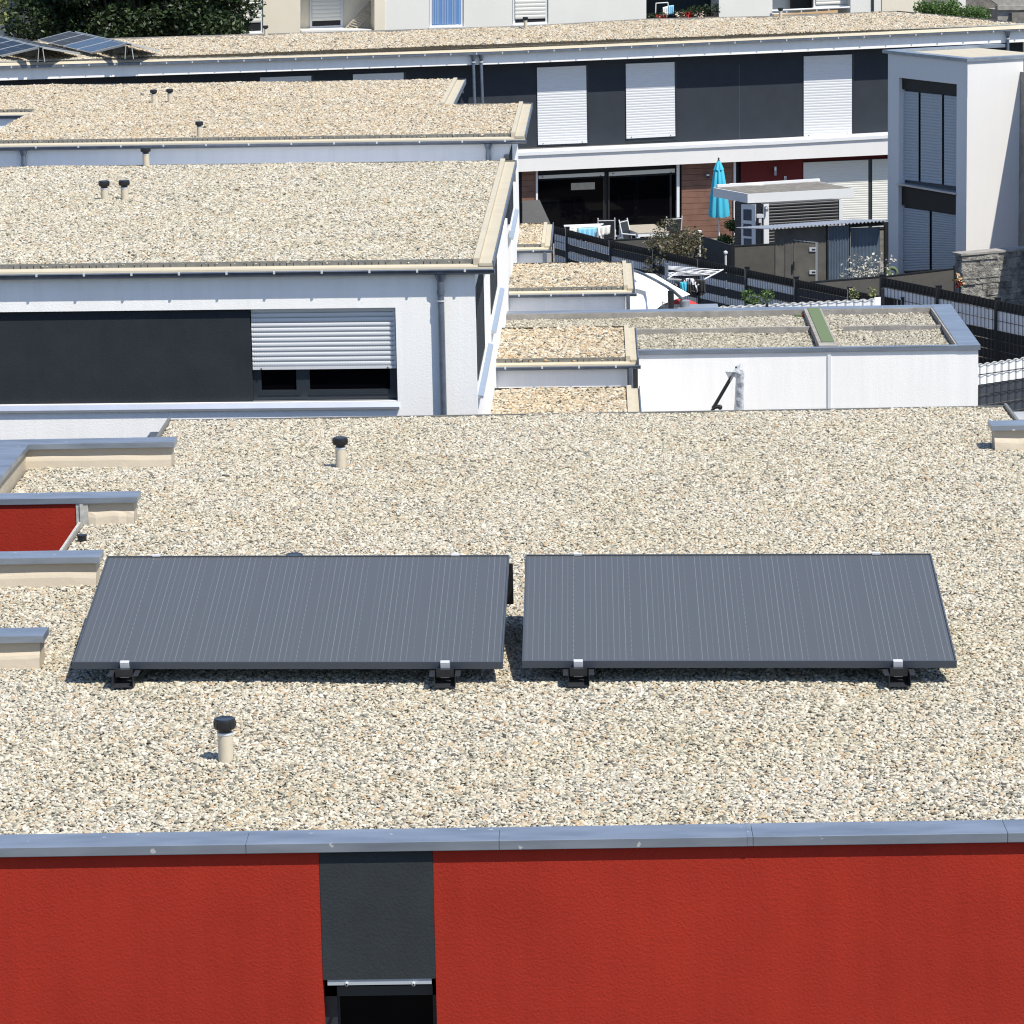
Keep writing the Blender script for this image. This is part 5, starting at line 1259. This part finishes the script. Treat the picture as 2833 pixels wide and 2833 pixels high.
m = MB(); pq(m, PK2, qs('V', (582, 522), (735, 522), (735, 960), (582, 960)), .03, .04); dr = m.build('door', M['whitep'], gh)
m = MB()
for pts in (((604, 575), (692, 578), (692, 698), (604, 692)), ((604, 728), (692, 735), (692, 868), (604, 860)), ((608, 885), (692, 892), (692, 955), (608, 955))): pq(m, PK2, qs('V', *pts), .036, .01)
m.build('pane', mat('sky_glass', (0.02, 0.05, 0.09), .05, spec=1.0), dr)
m = MB(); 
for i in range(18): pq(m, PK2, qs('V', (512, 500 + i * 26), (580, 502 + i * 26), (580, 520 + i * 26), (512, 518 + i * 26)), .012, .01); pq(m, PK2, qs('V', (737, 505 + i * 26), (795, 507 + i * 26), (795, 525 + i * 26), (737, 523 + i * 26)), .012, .01)
m.build('boarding', M['wpc'], gh)
p_ = k2(.02, zb_ - .08, .12); m = MB(); m.tube(p_ + PK.n * -.1, p_, .03, seg=8); m.lathe(p_ - Vector((0, 0, .12)), [(.05, 0), (.055, .08), (.03, .12)], seg=10); tag(m.build('floodlight', M['greypole']), 'small round lamp under the garden house roof corner', 'lamp')
p_ = PK2.hit(*q('V', 785, 680), .12); m = MB(); m.box(p_.x - .10, p_.x + .10, p_.y - .05, p_.y + .05, p_.z + .04, p_.z + .14); m.box(p_.x - .04, p_.x + .04, p_.y - .04, p_.y + .04, p_.z - .10, p_.z + .04); m.box(p_.x + .01, p_.x + .05, p_.y - .03, p_.y + .03, p_.z - .2, p_.z - .10, 1)
tag(m.build('mailbox', [M['shutter'], M['wood']]), 'white box on the corner post of the garden house', 'box')

# turquoise folded parasol
pb_ = ray(*q('V', 345, 655)); D_ = 99.5; um = CAM + pb_ * (D_ / pb_.y); tp_ = ray(*q('V', 348, 62)); tpz = (CAM + tp_ * (D_ / tp_.y)).z
pz = thing('parasol', 'closed turquoise parasol behind the garden house roof', 'parasol', (um.x, um.y, 0))
H_ = tpz - um.z
def pleat(m, prof, z0, n=16, amp=.16, seg=64):
    V = []; Fc = []
    for r, t in prof:
        for i in range(seg):
            a = 2 * math.pi * i / seg; k = 1 + amp * math.cos(n / 2 * a) * (1 if r > .04 else .3); V.append((um.x + math.cos(a) * r * k, um.y + math.sin(a) * r * k, z0 + t + (math.cos(n / 2 * a) * .02 if t == prof[0][1] else 0)))
    for j in range(len(prof) - 1):
        for i in range(seg): k = (i + 1) % seg; Fc.append([j * seg + i, j * seg + k, (j + 1) * seg + k, (j + 1) * seg + i])
    m.add(V, Fc)
m = MB(); pleat(m, [(.265, 0), (.27, .12), (.235, .5), (.185, .95), (.13, H_ - .28), (.07, H_ - .16), (.03, H_ - .02)], um.z); m.build('canopy', M['teal'], pz, smooth='all')
m = MB(); pleat(m, [(.135, H_ - .26), (.12, H_ - .2), (.07, H_ - .06), (.03, H_ + .02)], um.z, n=12); m.build('vent_flap', M['teal'], pz, smooth='all')
m = MB(); m.tube((um.x, um.y, 0), (um.x, um.y, um.z + .3), .022, seg=10); m.build('pole', M['whitep'], pz)
m = MB(); m.lathe((um.x, um.y, um.z + H_ + .0), [(.03, 0), (.035, .03), (.02, .05), (.03, .075), (.012, .11)], seg=10); m.build('finial', M['black'], pz)
m = MB(); m.lathe((um.x, um.y, .02), [(.28, 0), (.28, .06), (.1, .1), (.04, .3)], seg=20); m.build('base', M['greypole'], pz)

# metal shed with corrugated roof
def ps(k, x, y, D): r_ = ray(*q(k, x, y)); return CAM + r_ * (D / r_.y)
sh0, sh1 = ps('F', 160, 602, 85.6), ps('F', 962, 548, 86.6)
PSH = PL(sh0.x, sh0.y, math.atan2(sh1.y - sh0.y, sh1.x - sh0.x))
shd = thing('metal_shed', 'grey brown metal shed with corrugated roof and blue grey wall', 'shed', (sh0.x, sh0.y, 0))
m = MB(); pq(m, PSH, qs('F', (160, 605), (527, 580), (527, 1250), (160, 1250)), 0, .06); m.build('wall', M['sheddark'], shd)
def corr(m, P, k, x0, x1, yt0, yt1, yb, off, per=.075, amp=.012):
    a_, b_ = P.hit(*q(k, x0, yt0), off), P.hit(*q(k, x1, yt1), off); zb = 0.0; n = int((b_ - a_).length / per * 6); V = []; Fc = []
    for i in range(n + 1):
        p = a_.lerp(b_, i / n); o_ = P.n * (math.sin(i / 6 * 2 * math.pi) * amp); V += [Vector((p.x, p.y, zb)) + o_, p + o_]
    for i in range(n): Fc.append([2 * i, 2 * i + 2, 2 * i + 3, 2 * i + 1])
    m.add(V, Fc)
m = MB(); corr(m, PSH, 'F', 538, 685, 585, 572, 0, .02); m.build('corrugated_wall', M['shedblue'], shd, smooth='all', recalc=False)
m = MB(); corr(m, PSH, 'F', 697, 905, 600, 585, 0, -.10, per=.10, amp=.008); m.build('corrugated_wall', M['shedblue'], shd, smooth='all', recalc=False)
m = MB()
for (x0, x1) in ((527, 536), (686, 695), (938, 966)): pq(m, PSH, qs('F', (x0, 575), (x1, 574), (x1, 1250), (x0, 1250)), .03, .06)
pq(m, PSH, qs('F', (690, 572), (966, 553), (966, 575), (690, 592)), -.02, .3); m.build('frame', M['black'], shd)
m = MB(); pq(m, PSH, qs('F', (290, 680), (445, 700), (445, 1200), (290, 1200)), .025, .03); dr = m.build('door', M['sheddark'], shd)
m = MB(); pq(m, PSH, qs('F', (230, 672), (288, 680), (288, 1200), (230, 1200)), .02, .03); m.build('door_leaf', M['wpc'], shd)
m = MB(); pq(m, PSH, qs('F', (445, 698), (461, 700), (461, 1200), (445, 1200)), .04, .03); pq(m, PSH, qs('F', (288, 677), (461, 696), (461, 702), (288, 683)), .04, .03); m.build('door_frame', M['greypole'], shd)
for y in (748, 910):
    m = MB(); pq(m, PSH, qs('F', (403, y - 14), (450, y - 14), (450, y + 14), (403, y + 14)), .055, .03); pq(m, PSH, qs('F', (420, y - 6), (446, y - 6), (446, y + 6), (420, y + 6)), .06, .004, 1); m.build('hinge', [M['shutgrey'], M['frame']], dr)
m = MB(); p_ = PSH.hit(*q('F', 290, 850), .06); m.box(p_.x - .02, p_.x + .02, p_.y - .03, p_.y, p_.z - .16, p_.z + .06); m.build('handle', M['fpost'], dr)
a_, b_ = PSH.hit(*q('F', 112, 600), .25), PSH.hit(*q('F', 966, 541), .25); n = 190; V = []; Fc = []
for i in range(n + 1):
    p = a_.lerp(b_, i / n) + Vector((0, 0, math.sin(i / 6 * 2 * math.pi) * .022)); V += [p, p - PSH.n * 2.2 + Vector((0, 0, -.215)), p - Vector((0, 0, .012))]
for i in range(n): Fc += [[3 * i, 3 * i + 3, 3 * i + 4, 3 * i + 1], [3 * i, 3 * i + 2, 3 * i + 5, 3 * i + 3]]
m = MB(); m.add(V, Fc); m.build('roof', M['corr'], shd, recalc=False)

# ------------------------------------------------------------------ patio furniture and laundry
def chair(loc, rz, label, dark=True):
    t = thing('garden_chair', label, 'chair', (0, 0, 0), 'garden chairs on the patio')
    def add(name, mt, fn): m = MB(); fn(m); m.build(name, M[mt], t)
    add('backrest', 'frame', lambda m: m.prism([(-.23, .22, .45), (.23, .22, .45), (.23, .36, 1.03), (-.23, .36, 1.03)], (0, .012, 0)))
    add('seat', 'frame', lambda m: m.box(-.23, .23, -.22, .22, .42, .435))
    for s in (-1, 1):
        add('leg', 'whitep', lambda m: m.path([(s * .25, -.25, 0), (s * .25, -.22, .43), (s * .25, .22, .43)], .016))
        add('leg', 'whitep', lambda m: m.path([(s * .25, .28, 0), (s * .25, .22, .43), (s * .25, .37, 1.07)], .018))
        add('armrest', 'whitep', lambda m: m.path([(s * .27, -.23, .43), (s * .27, -.22, .64), (s * .27, .27, .66)], .02))
    add('back_bar', 'whitep', lambda m: m.tube((-.25, .355, .99), (.25, .355, .99), .014))
    t.matrix_world = Matrix.Translation(loc) @ Matrix.Rotation(rz, 4, 'Z'); return t
def cloc(px_, z): p = onz(*px_, z); return Vector((p.x, p.y, 0.03))
chair(cloc((1676.5, 598.5), 1.07) - Vector((0, .35, 0)), math.radians(180), 'dark fabric garden chair with its back to the glass door, behind the clothes airer')
chair(cloc((1744, 605), 1.10) - Vector((-.1, .2, 0)), math.radians(60), 'garden chair turned sideways at the near corner of the slatted table')
chair(cloc((1853, 598), 1.07), math.radians(200), 'garden chair half hidden by the bronze shrub behind the table')
tbp = [onz(*q('g', *p), .75) for p in ((975, 412), (1320, 545), (1880, 516), (1600, 384))]
tb = thing('garden_table', 'slatted grey wooden table with white frame on the patio', 'table', sum(tbp, Vector()) / 4 - Vector((0, 0, .75)))
m = MB(); n = 14
for i in range(n):
    a0, a1 = tbp[0].lerp(tbp[1], (i + .06) / n), tbp[0].lerp(tbp[1], (i + .94) / n); b0, b1 = tbp[3].lerp(tbp[2], (i + .06) / n), tbp[3].lerp(tbp[2], (i + .94) / n)
    m.prism([a0, a1, b1, b0], (0, 0, -.02))
m.build('tabletop', M['wood'], tb)
m = MB(); dz = Vector((0, 0, -.1))
for a_, b_ in zip(tbp, tbp[1:] + tbp[:1]):
    c_ = sum(tbp, Vector()) / 4; a2, b2 = a_.lerp(c_, .02) - Vector((0, 0, .021)), b_.lerp(c_, .02) - Vector((0, 0, .021)); i2 = (c_ - (a2 + b2) / 2).normalized() * .03; m.prism([a2, b2, b2 + dz, a2 + dz], Vector((i2.x, i2.y, 0)))
m.build('apron', M['whitep'], tb)
for p in tbp:
    c_ = sum(tbp, Vector()) / 4; p2 = p.lerp(c_, .07); m = MB(); m.box(p2.x - .045, p2.x + .045, p2.y - .045, p2.y + .045, .03, .63); m.build('leg', M['whitep'], tb)
# second chair frame (white bench) beside the table
m = MB(); p_ = tbp[0] + Vector((-.25, -.1, -.2)); m.box(p_.x - .35, p_.x + .25, p_.y, p_.y + .04, .42, .47); m.box(p_.x - .35, p_.x - .31, p_.y, p_.y + .04, .03, .6); m.box(p_.x + .21, p_.x + .25, p_.y, p_.y + .04, .03, .42); m.box(p_.x - .36, p_.x + .1, p_.y + .05, p_.y + .09, .6, .63)
tag(m.build('bench', M['whitep']), 'low white bench frame between the airer and the slatted table', 'bench')
# clothes airer
ar = [onz(*q('g', *p), .95) for p in ((10, 425), (40, 470), (560, 430), (740, 385))]
at = thing('clothes_airer', 'white clothes airer loaded with laundry on the patio', 'clothes airer', sum(ar, Vector()) / 4 - Vector((0, 0, .95)))
A0, A1, A2, A3 = onz(*q('g', 5, 412), .95), onz(*q('g', 30, 462), .95), onz(*q('g', 600, 430), .95), onz(*q('g', 700, 385), .95)
m = MB(); m.path([A0, A1, A2, A3, A0], .018)
for i in range(1, 6): m.tube(A0.lerp(A1, i / 6), A3.lerp(A2, i / 6), .008, seg=6)
m.build('rack', M['whitep'], at)
m = MB(); m.path([A1, A2 - Vector((.2, 0, .9))], .014); m.path([A0, A3 - Vector((.2, 0, .9))], .014); m.path([A2, A1 + Vector((.2, 0, -.9))], .014); m.path([A3, A0 + Vector((.2, 0, -.9))], .014); m.build('legs', M['whitep'], at)
PAi = PL(A1.x, A1.y - .03, math.atan2(A2.y - A1.y, A2.x - A1.x))
cloth('towel', 'turquoise and blue towel hanging from the clothes airer', PAi, 'g', ((250, 462), (585, 440), (580, 640), (250, 620)), .02, 'cloth_blue', folds=4)
cloth('towel', 'pale cloth at the left end of the clothes airer', PAi, 'g', ((60, 470), (240, 462), (240, 600), (110, 590)), .02, 'cloth_white', folds=2)
cloth('shirt', 'off white shirt draped over the end of the clothes airer', PAi, 'g', ((590, 430), (830, 405), (820, 560), (600, 600)), .12, 'cloth_white', folds=3, amp=.05)
cloth('shirt', 'narrow white cloth strip below the draped shirt on the airer', PAi, 'g', ((640, 560), (705, 555), (705, 670), (655, 665)), .10, 'cloth_white', folds=1)
# dark wind screen beside the narrow porch
s_ = [onz(*q('E', *p), z) for p, z in (((168, 402), 1.95), ((290, 393), 1.95), ((378, 585), 1.75), ((168, 570), 1.75))]
m = MB(); m.prism(s_, (0, 0, -.05)); ds = m.build('roof_panel', M['wpc']); tag(ds, 'dark sloping cover beside the narrowest porch', 'canopy')
m = MB()
for p in s_: m.tube(p - Vector((0, 0, .05)), Vector((p.x, p.y, 0.0)), .025, seg=8)
m.build('post', M['fpost'], ds)
# shrubs
def shrub(label, k, x, y, D, hpx, rx, n, s, mt, seed, spread=6):
    rr = random.Random(seed); c = ps(k, x, y, D); zt_ = c.z; g_ = float(ground_z(D)); cl = []
    for i in range(spread):
        cl.append(((c.x + rr.uniform(-.6, .6) * rx, D + rr.uniform(-.5, .5) * rx, g_ + (zt_ - g_) * rr.uniform(.35, .92)), (rx * .42, rx * .42, rx * .36)))
    return tree(label, (c.x, D, g_), cl, n, s, mt, .03, seed, name='shrub')
shrub('bronze green shrub rising over the black screen fence', 'E', 1250, 545, 88.2, 0, .85, 4800, .08, 'leafb', 2, 18)
shrub('silver leaved shrub in front of the blue grey shed wall', 'h', 1130, 640, 83.5, 0, .80, 1100, .085, 'leafs', 3, 16)
shrub('green potted bush behind the parasol pole beside the garden house', 'V', 445, 650, 97.4, 0, .42, 1600, .08, 'leafm', 4, 8)
shrub('green and white flowering plant against the black fence right of the laundry', 'F', 40, 1005, 79.6, 0, .42, 900, .07, 'leafm', 5, 7)
shrub('small bright green plant peeping over the white sun sail', 'E', 990, 868, 83.3, 0, .35, 900, .08, 'leafy', 6, 5)
for (k, x, y, sd, lb) in (('F', 718, 1024, 8, 'tiny green plant tip behind the black fence, nearer the shed'), ('F', 855, 1022, 9, 'tiny green plant tip before the dark board fence, nearer the post')):
    c = ps(k, x, y, 76.5); m = MB(); rr = random.Random(sd); leaves(m, c - Vector((0, 0, .12)), (.12, .1, .14), 70, .06, rr); o = m.build('plant', M['leafy'], recalc=False); tag(o, lb, 'plant')
    m = MB(); m.tube((c.x, c.y, float(ground_z(76.5))), c - Vector((0, 0, .1)), .01, seg=5); m.build('stem', M['bark'], o)
c = ps('F', 990, 885, 84); m = MB()
V = []; Fc = []
for i in range(24):
    for j in range(8):
        a, b = i * 2 * math.pi / 24, j * 2 * math.pi / 8; V.append((c.x + math.cos(a) * (.12 + .045 * math.cos(b)), c.y + math.sin(b) * .05, c.z - .1 + math.sin(a) * (.12 + .045 * math.cos(b))))
for i in range(24):
    for j in range(8): Fc.append([i * 8 + j, ((i + 1) % 24) * 8 + j, ((i + 1) % 24) * 8 + (j + 1) % 8, i * 8 + (j + 1) % 8])
m.add(V, Fc); m.box(c.x - .04, c.x + .04, c.y - .02, c.y + .2, 0, c.z - .1); tag(m.build('hose_reel', M['green']), 'coiled green garden hose at the foot of the white cube house', 'garden hose')
c = ps('F', 1475, 985, 79.3); m = MB(); rr = random.Random(12); leaves(m, c, (.10, .08, .16), 26, .16, rr); o = m.build('plant', M['leafd'], recalc=False); tag(o, 'plant with a red and yellow flower beside the stone wall', 'plant')
m = MB(); leaves(m, c + Vector((0, -.05, .05)), (.10, .05, .13), 12, .13, rr); m.build('flower', M['orange'], o, recalc=False)
m = MB(); leaves(m, c + Vector((-.03, -.1, 0)), (.05, .03, .08), 8, .08, rr); m.build('flower_heart', M['petr'], o, recalc=False)
m = MB(); m.tube((c.x, c.y, 0), c, .015, seg=6); m.build('stem', M['bark'], o)

# ------------------------------------------------------------------ white sun sail parasol, grill, rotary dryer behind the garage
pk = onz(*q('W', 470, 560), 4.72)
rim = [onz(*q('W', *p), z) for p, z in (((150, 350), 4.5), ((215, 362), 4.5), ((380, 372), 4.52), ((530, 383), 4.5), ((760, 520), 4.48), ((1008, 655), 4.42), ((900, 690), 4.44), ((775, 727), 4.42), ((640, 785), 4.42), ((520, 875), 4.38), ((350, 930), 4.4), ((150, 930), 4.4))]
sl = thing('sun_sail_parasol', 'large white cantilever parasol open behind the garage', 'parasol', (pk.x, pk.y, 2))
m = MB(); n = len(rim); m.add([pk] + rim, [[0, i + 1, (i + 1) % n + 1] for i in range(n)]); o = m.build('canopy', M['canvas'], sl, recalc=False); s_ = o.modifiers.new('thick', 'SOLIDIFY'); s_.thickness = .012
m = MB(); arc = [onz(*q('W', *p), z) for p, z in (((215, 325), 4.75), ((300, 345), 4.85), ((400, 385), 4.9), ((500, 435), 4.95), ((600, 490), 4.95), ((700, 548), 4.9), ((780, 600), 4.8), ((850, 660), 4.6), ((930, 730), 4.3), ((1015, 800), 4.0))]
m.path(arc, .028, seg=8); m.build('boom', M['zincpipe'], sl, smooth=True)
m = MB(); mp = onz(*q('W', 752, 600), 4.85); m.tube(mp, Vector((mp.x, mp.y, 2.0)), .055, seg=10); m.box(mp.x - .5, mp.x + .5, mp.y - .5, mp.y + .5, 1.9, 2.05); m.build('mast', M['fpost'], sl)
m = MB(); a_, b_ = onz(*q('W', 225, 498), 4.53), onz(*q('W', 665, 778), 4.44); m.tube(a_.lerp(pk, .0) + Vector((0, 0, .10)), b_ + Vector((0, 0, .02)), .012, seg=6); m.build('rib', M['greypole'], sl)
g_ = ps('W', 880, 745, 61.5); gz = float(ground_z(61.5))
kg = thing('kettle_grill', 'dark kettle grill with red lid under the white parasol edge', 'grill', (g_.x, g_.y, gz))
prof = [(.26 * math.sin(t * math.pi / 16) + .0, .17 * math.cos(t * math.pi / 16)) for t in range(8, 0, -1)]
m = MB(); zc_ = g_.z - .12; m.lathe((g_.x, g_.y, zc_), [(r * 1.35, z * .95) for r, z in prof], seg=24); m.build('lid', M['redfab'], kg, smooth=True)
m = MB(); m.lathe((g_.x, g_.y, zc_ - .24), [(.12, 0), (.25, .08), (.34, .2), (.352, .235)], seg=24); m.build('bowl', M['blackplastic'], kg, smooth=True)
for a in (0.5, 2.6, 4.7): m = MB(); m.tube((g_.x + math.cos(a) * .2, g_.y + math.sin(a) * .2, zc_ - .2), (g_.x + math.cos(a) * .4, g_.y + math.sin(a) * .4, gz), .018, seg=8); m.build('leg', M['greypole'], kg)
# side table with clutter
c = ps('W', 850, 820, 60.5); gz = float(ground_z(60.5)); m = MB(); m.box(c.x - .55, c.x + .7, c.y - .2, c.y + .3, gz, c.z - .02); st = m.build('garden_cupboard', M['frame']); tag(st, 'low dark garden cupboard below the red grill lid', 'cupboard')
m = MB(); m.box(c.x - .57, c.x + .72, c.y - .22, c.y + .32, c.z - .02, c.z + .005); m.build('cupboard_top', M['greypole'], st)
for i, (dx, lb) in enumerate(((-.3, 'white bottle on the dark garden cupboard'), (.12, 'small grey pot on the dark garden cupboard'))):
    m = MB(); m.lathe((c.x + dx, c.y, c.z + .005), [(.05, 0), (.055, .1), (.03, .16), (.03, .2)] if i == 0 else [(.08, 0), (.1, .11), (.08, .12)], seg=14); tag(m.build(('bottle', 'pot')[i], M[('whitep', 'greypole')[i]], smooth=True), lb, ('bottle', 'pot')[i])
# rotary dryer
dm = ps('W', 695, 235, 64); gz = float(ground_z(64))
rd = thing('rotary_dryer', 'grey rotary clothes dryer with strung lines before the black fence', 'clothes dryer', (dm.x, dm.y, gz))
m = MB(); m.tube((dm.x, dm.y, gz), dm, .035, seg=12); m.build('pole', M['zincpipe'], rd)
hub = ps('W', 700, 445, 64); e1 = ps('W', 1450, 318, 64.6); e1m = ps('W', 1205, 445, 63.0); e2 = ps('W', 1180, 470, 62.4); e3 = ps('W', 830, 400, 65)
for a_, b_ in ((e1m, e1), (hub, e2), (hub, e3 + Vector((0, 0, .05)))): m = MB(); m.tube(a_, b_, .014, seg=8); m.build('arm', M['whitep'], rd)
m = MB()
for t_ in (0, .18, .36, .54): m.tube(hub + Vector((0, 0, .12 - .1 * t_)), e1m.lerp(e1, 1 - t_), .007, seg=5); m.tube(hub + Vector((0, 0, .25 - .1 * t_)), e1m.lerp(e1, .95 - t_), .006, seg=5)
m.build('line', M['flight'], rd)
PRD = PL(e2.x, e2.y, 0.1)
def check_mat():
    m = mat('patterned_cloth', (.5, .5, .5), .8); N = m.node_tree.nodes; Lk = m.node_tree.links; v = N.new("ShaderNodeTexNoise"); v.inputs["Scale"].default_value = 9; v.inputs["Detail"].default_value = 2
    tc = N.new("ShaderNodeTexCoord"); Lk.new(tc.outputs["Object"], v.inputs["Vector"]); cr = N.new("ShaderNodeValToRGB"); cr.color_ramp.interpolation = 'CONSTANT'; cr.color_ramp.elements[0].color = (.015, .015, .018, 1); cr.color_ramp.elements[1].position = .53; cr.color_ramp.elements[1].color = (.7, .7, .72, 1)
    Lk.new(v.outputs["Fac"], cr.inputs[0]); Lk.new(cr.outputs[0], N["Principled BSDF"].inputs["Base Color"]); return m
M['pattern'] = check_mat()
for pts, mt, lb in ((((885, 485), (965, 490), (965, 620), (900, 600)), 'teal', 'bright turquoise garment on the rotary dryer'), (((1020, 435), (1090, 450), (1110, 620), (1040, 600)), 'pattern', 'black and white patterned trousers on the rotary dryer'),
                    (((1095, 440), (1160, 455), (1170, 610), (1125, 600)), 'pattern', 'black and white patterned top on the rotary dryer, next to the black garment'), (((1150, 455), (1215, 455), (1220, 640), (1150, 620)), 'cloth_dark', 'black garment at the end of the rotary dryer'),
                    (((970, 505), (1030, 505), (1020, 640), (975, 630)), 'cloth_dark', 'black garment between turquoise and patterned laundry'), (((905, 440), (1080, 425), (1080, 470), (905, 480)), 'pattern', 'wide patterned cloth over the dryer lines'),
                    (((1040, 600), (1200, 590), (1190, 660), (1050, 670)), 'cloth_dark', 'dark cloth hanging lowest on the rotary dryer'), (((820, 470), (870, 480), (880, 560), (830, 550)), 'pattern', 'small patterned garment left of the turquoise one')):
    cloth('garment', lb, PRD, 'W', pts, random.Random(lb).uniform(-.25, .25), mt, folds=2)
# pole wrapped in clear foil in front of the garage wall
PX_ = PL(ps('X', 1100, 1000, 50.6).x, 50.6, 0)
wp = thing('wrapped_parasol', 'closed parasol mast wrapped in crumpled clear foil with slanting black arm', 'parasol', PX_.hit(*q('X', 1110, 1330)) - Vector((0, 0, 2)))
def foil():
    m = bpy.data.materials.new('clear_foil'); m.use_nodes = True; N = m.node_tree.nodes; Lk = m.node_tree.links; b = N["Principled BSDF"]; b.inputs["Base Color"].default_value = (.55, .58, .62, 1); b.inputs["Roughness"].default_value = .18
    b.inputs["Alpha"].default_value = .55; tc = N.new("ShaderNodeTexCoord"); n = N.new("ShaderNodeTexNoise"); n.inputs["Scale"].default_value = 9; n.inputs["Detail"].default_value = 4; Lk.new(tc.outputs["Object"], n.inputs["Vector"])
    bp = N.new("ShaderNodeBump"); bp.inputs["Strength"].default_value = 1; bp.inputs["Distance"].default_value = .08; Lk.new(n.outputs["Fac"], bp.inputs["Height"]); Lk.new(bp.outputs[0], b.inputs["Normal"]); return m
M['foil'] = foil()
rr = random.Random(8)
t_, b_ = PX_.hit(*q('X', 1140, 560)), PX_.hit(*q('X', 1110, 1330)); bb = b_ + (b_ - t_).normalized() * 1.9
def sleeve(m, pts, seg=14, jit=.012):
    V = []; Fc = []
    for p, r in pts:
        for i in range(seg): a = 2 * math.pi * i / seg; k = r * (1 + rr.uniform(-.12, .12)); V.append((p.x + math.cos(a) * k, p.y + math.sin(a) * k, p.z + rr.uniform(-jit, jit)))
    for j in range(len(pts) - 1):
        for i in range(seg): k = (i + 1) % seg; Fc.append([j * seg + i, j * seg + k, (j + 1) * seg + k, (j + 1) * seg + i])
    m.add(V, Fc)
m = MB(); sleeve(m, [(bb, .10)] + [(bb.lerp(t_, k / 16), .098 - .035 * k / 16) for k in range(1, 17)]); m.build('foil_sleeve', M['foil'], wp, recalc=False)
m = MB(); m.tube(bb, t_, .045, seg=12); m.build('mast', M['greypole'], wp)
m = MB(); pts = [PX_.hit(*q('X', *p), rr.uniform(-.03, .06)) for p in ((820, 525), (1000, 430), (1190, 345), (1205, 480), (1210, 630), (1040, 660), (1000, 620), (930, 740), (890, 660))]; ctr = PX_.hit(*q('X', 1060, 540), .09); n = len(pts)
m.add([ctr] + pts, [[0, i + 1, (i + 1) % n + 1] for i in range(n)]); o = m.build('foil_hood', M['foil'], wp, recalc=False); s_ = o.modifiers.new('thick', 'SOLIDIFY'); s_.thickness = .004
m = MB(); m.tube(PX_.hit(*q('X', 560, 1320)), PX_.hit(*q('X', 1080, 430), 0), .028, seg=12); m.build('arm', M['fpost'], wp, smooth=True)
m = MB(); c = PX_.hit(*q('X', 640, 1270), -.0); m.tube(c - Vector((.07, 0, .02)), c + Vector((.04, 0, 0)), .03, seg=10); m.lathe(c + Vector((.05, 0, -.03)), [(.02, -.02), (.036, 0), (.036, .03), (.015, .055)], seg=12); m.tube(PX_.hit(*q('X', 560, 1330)), PX_.hit(*q('X', 520, 1500)), .03, seg=8); m.build('crank', M['fpost'], wp, smooth=True)
bpy.context.view_layer.update()
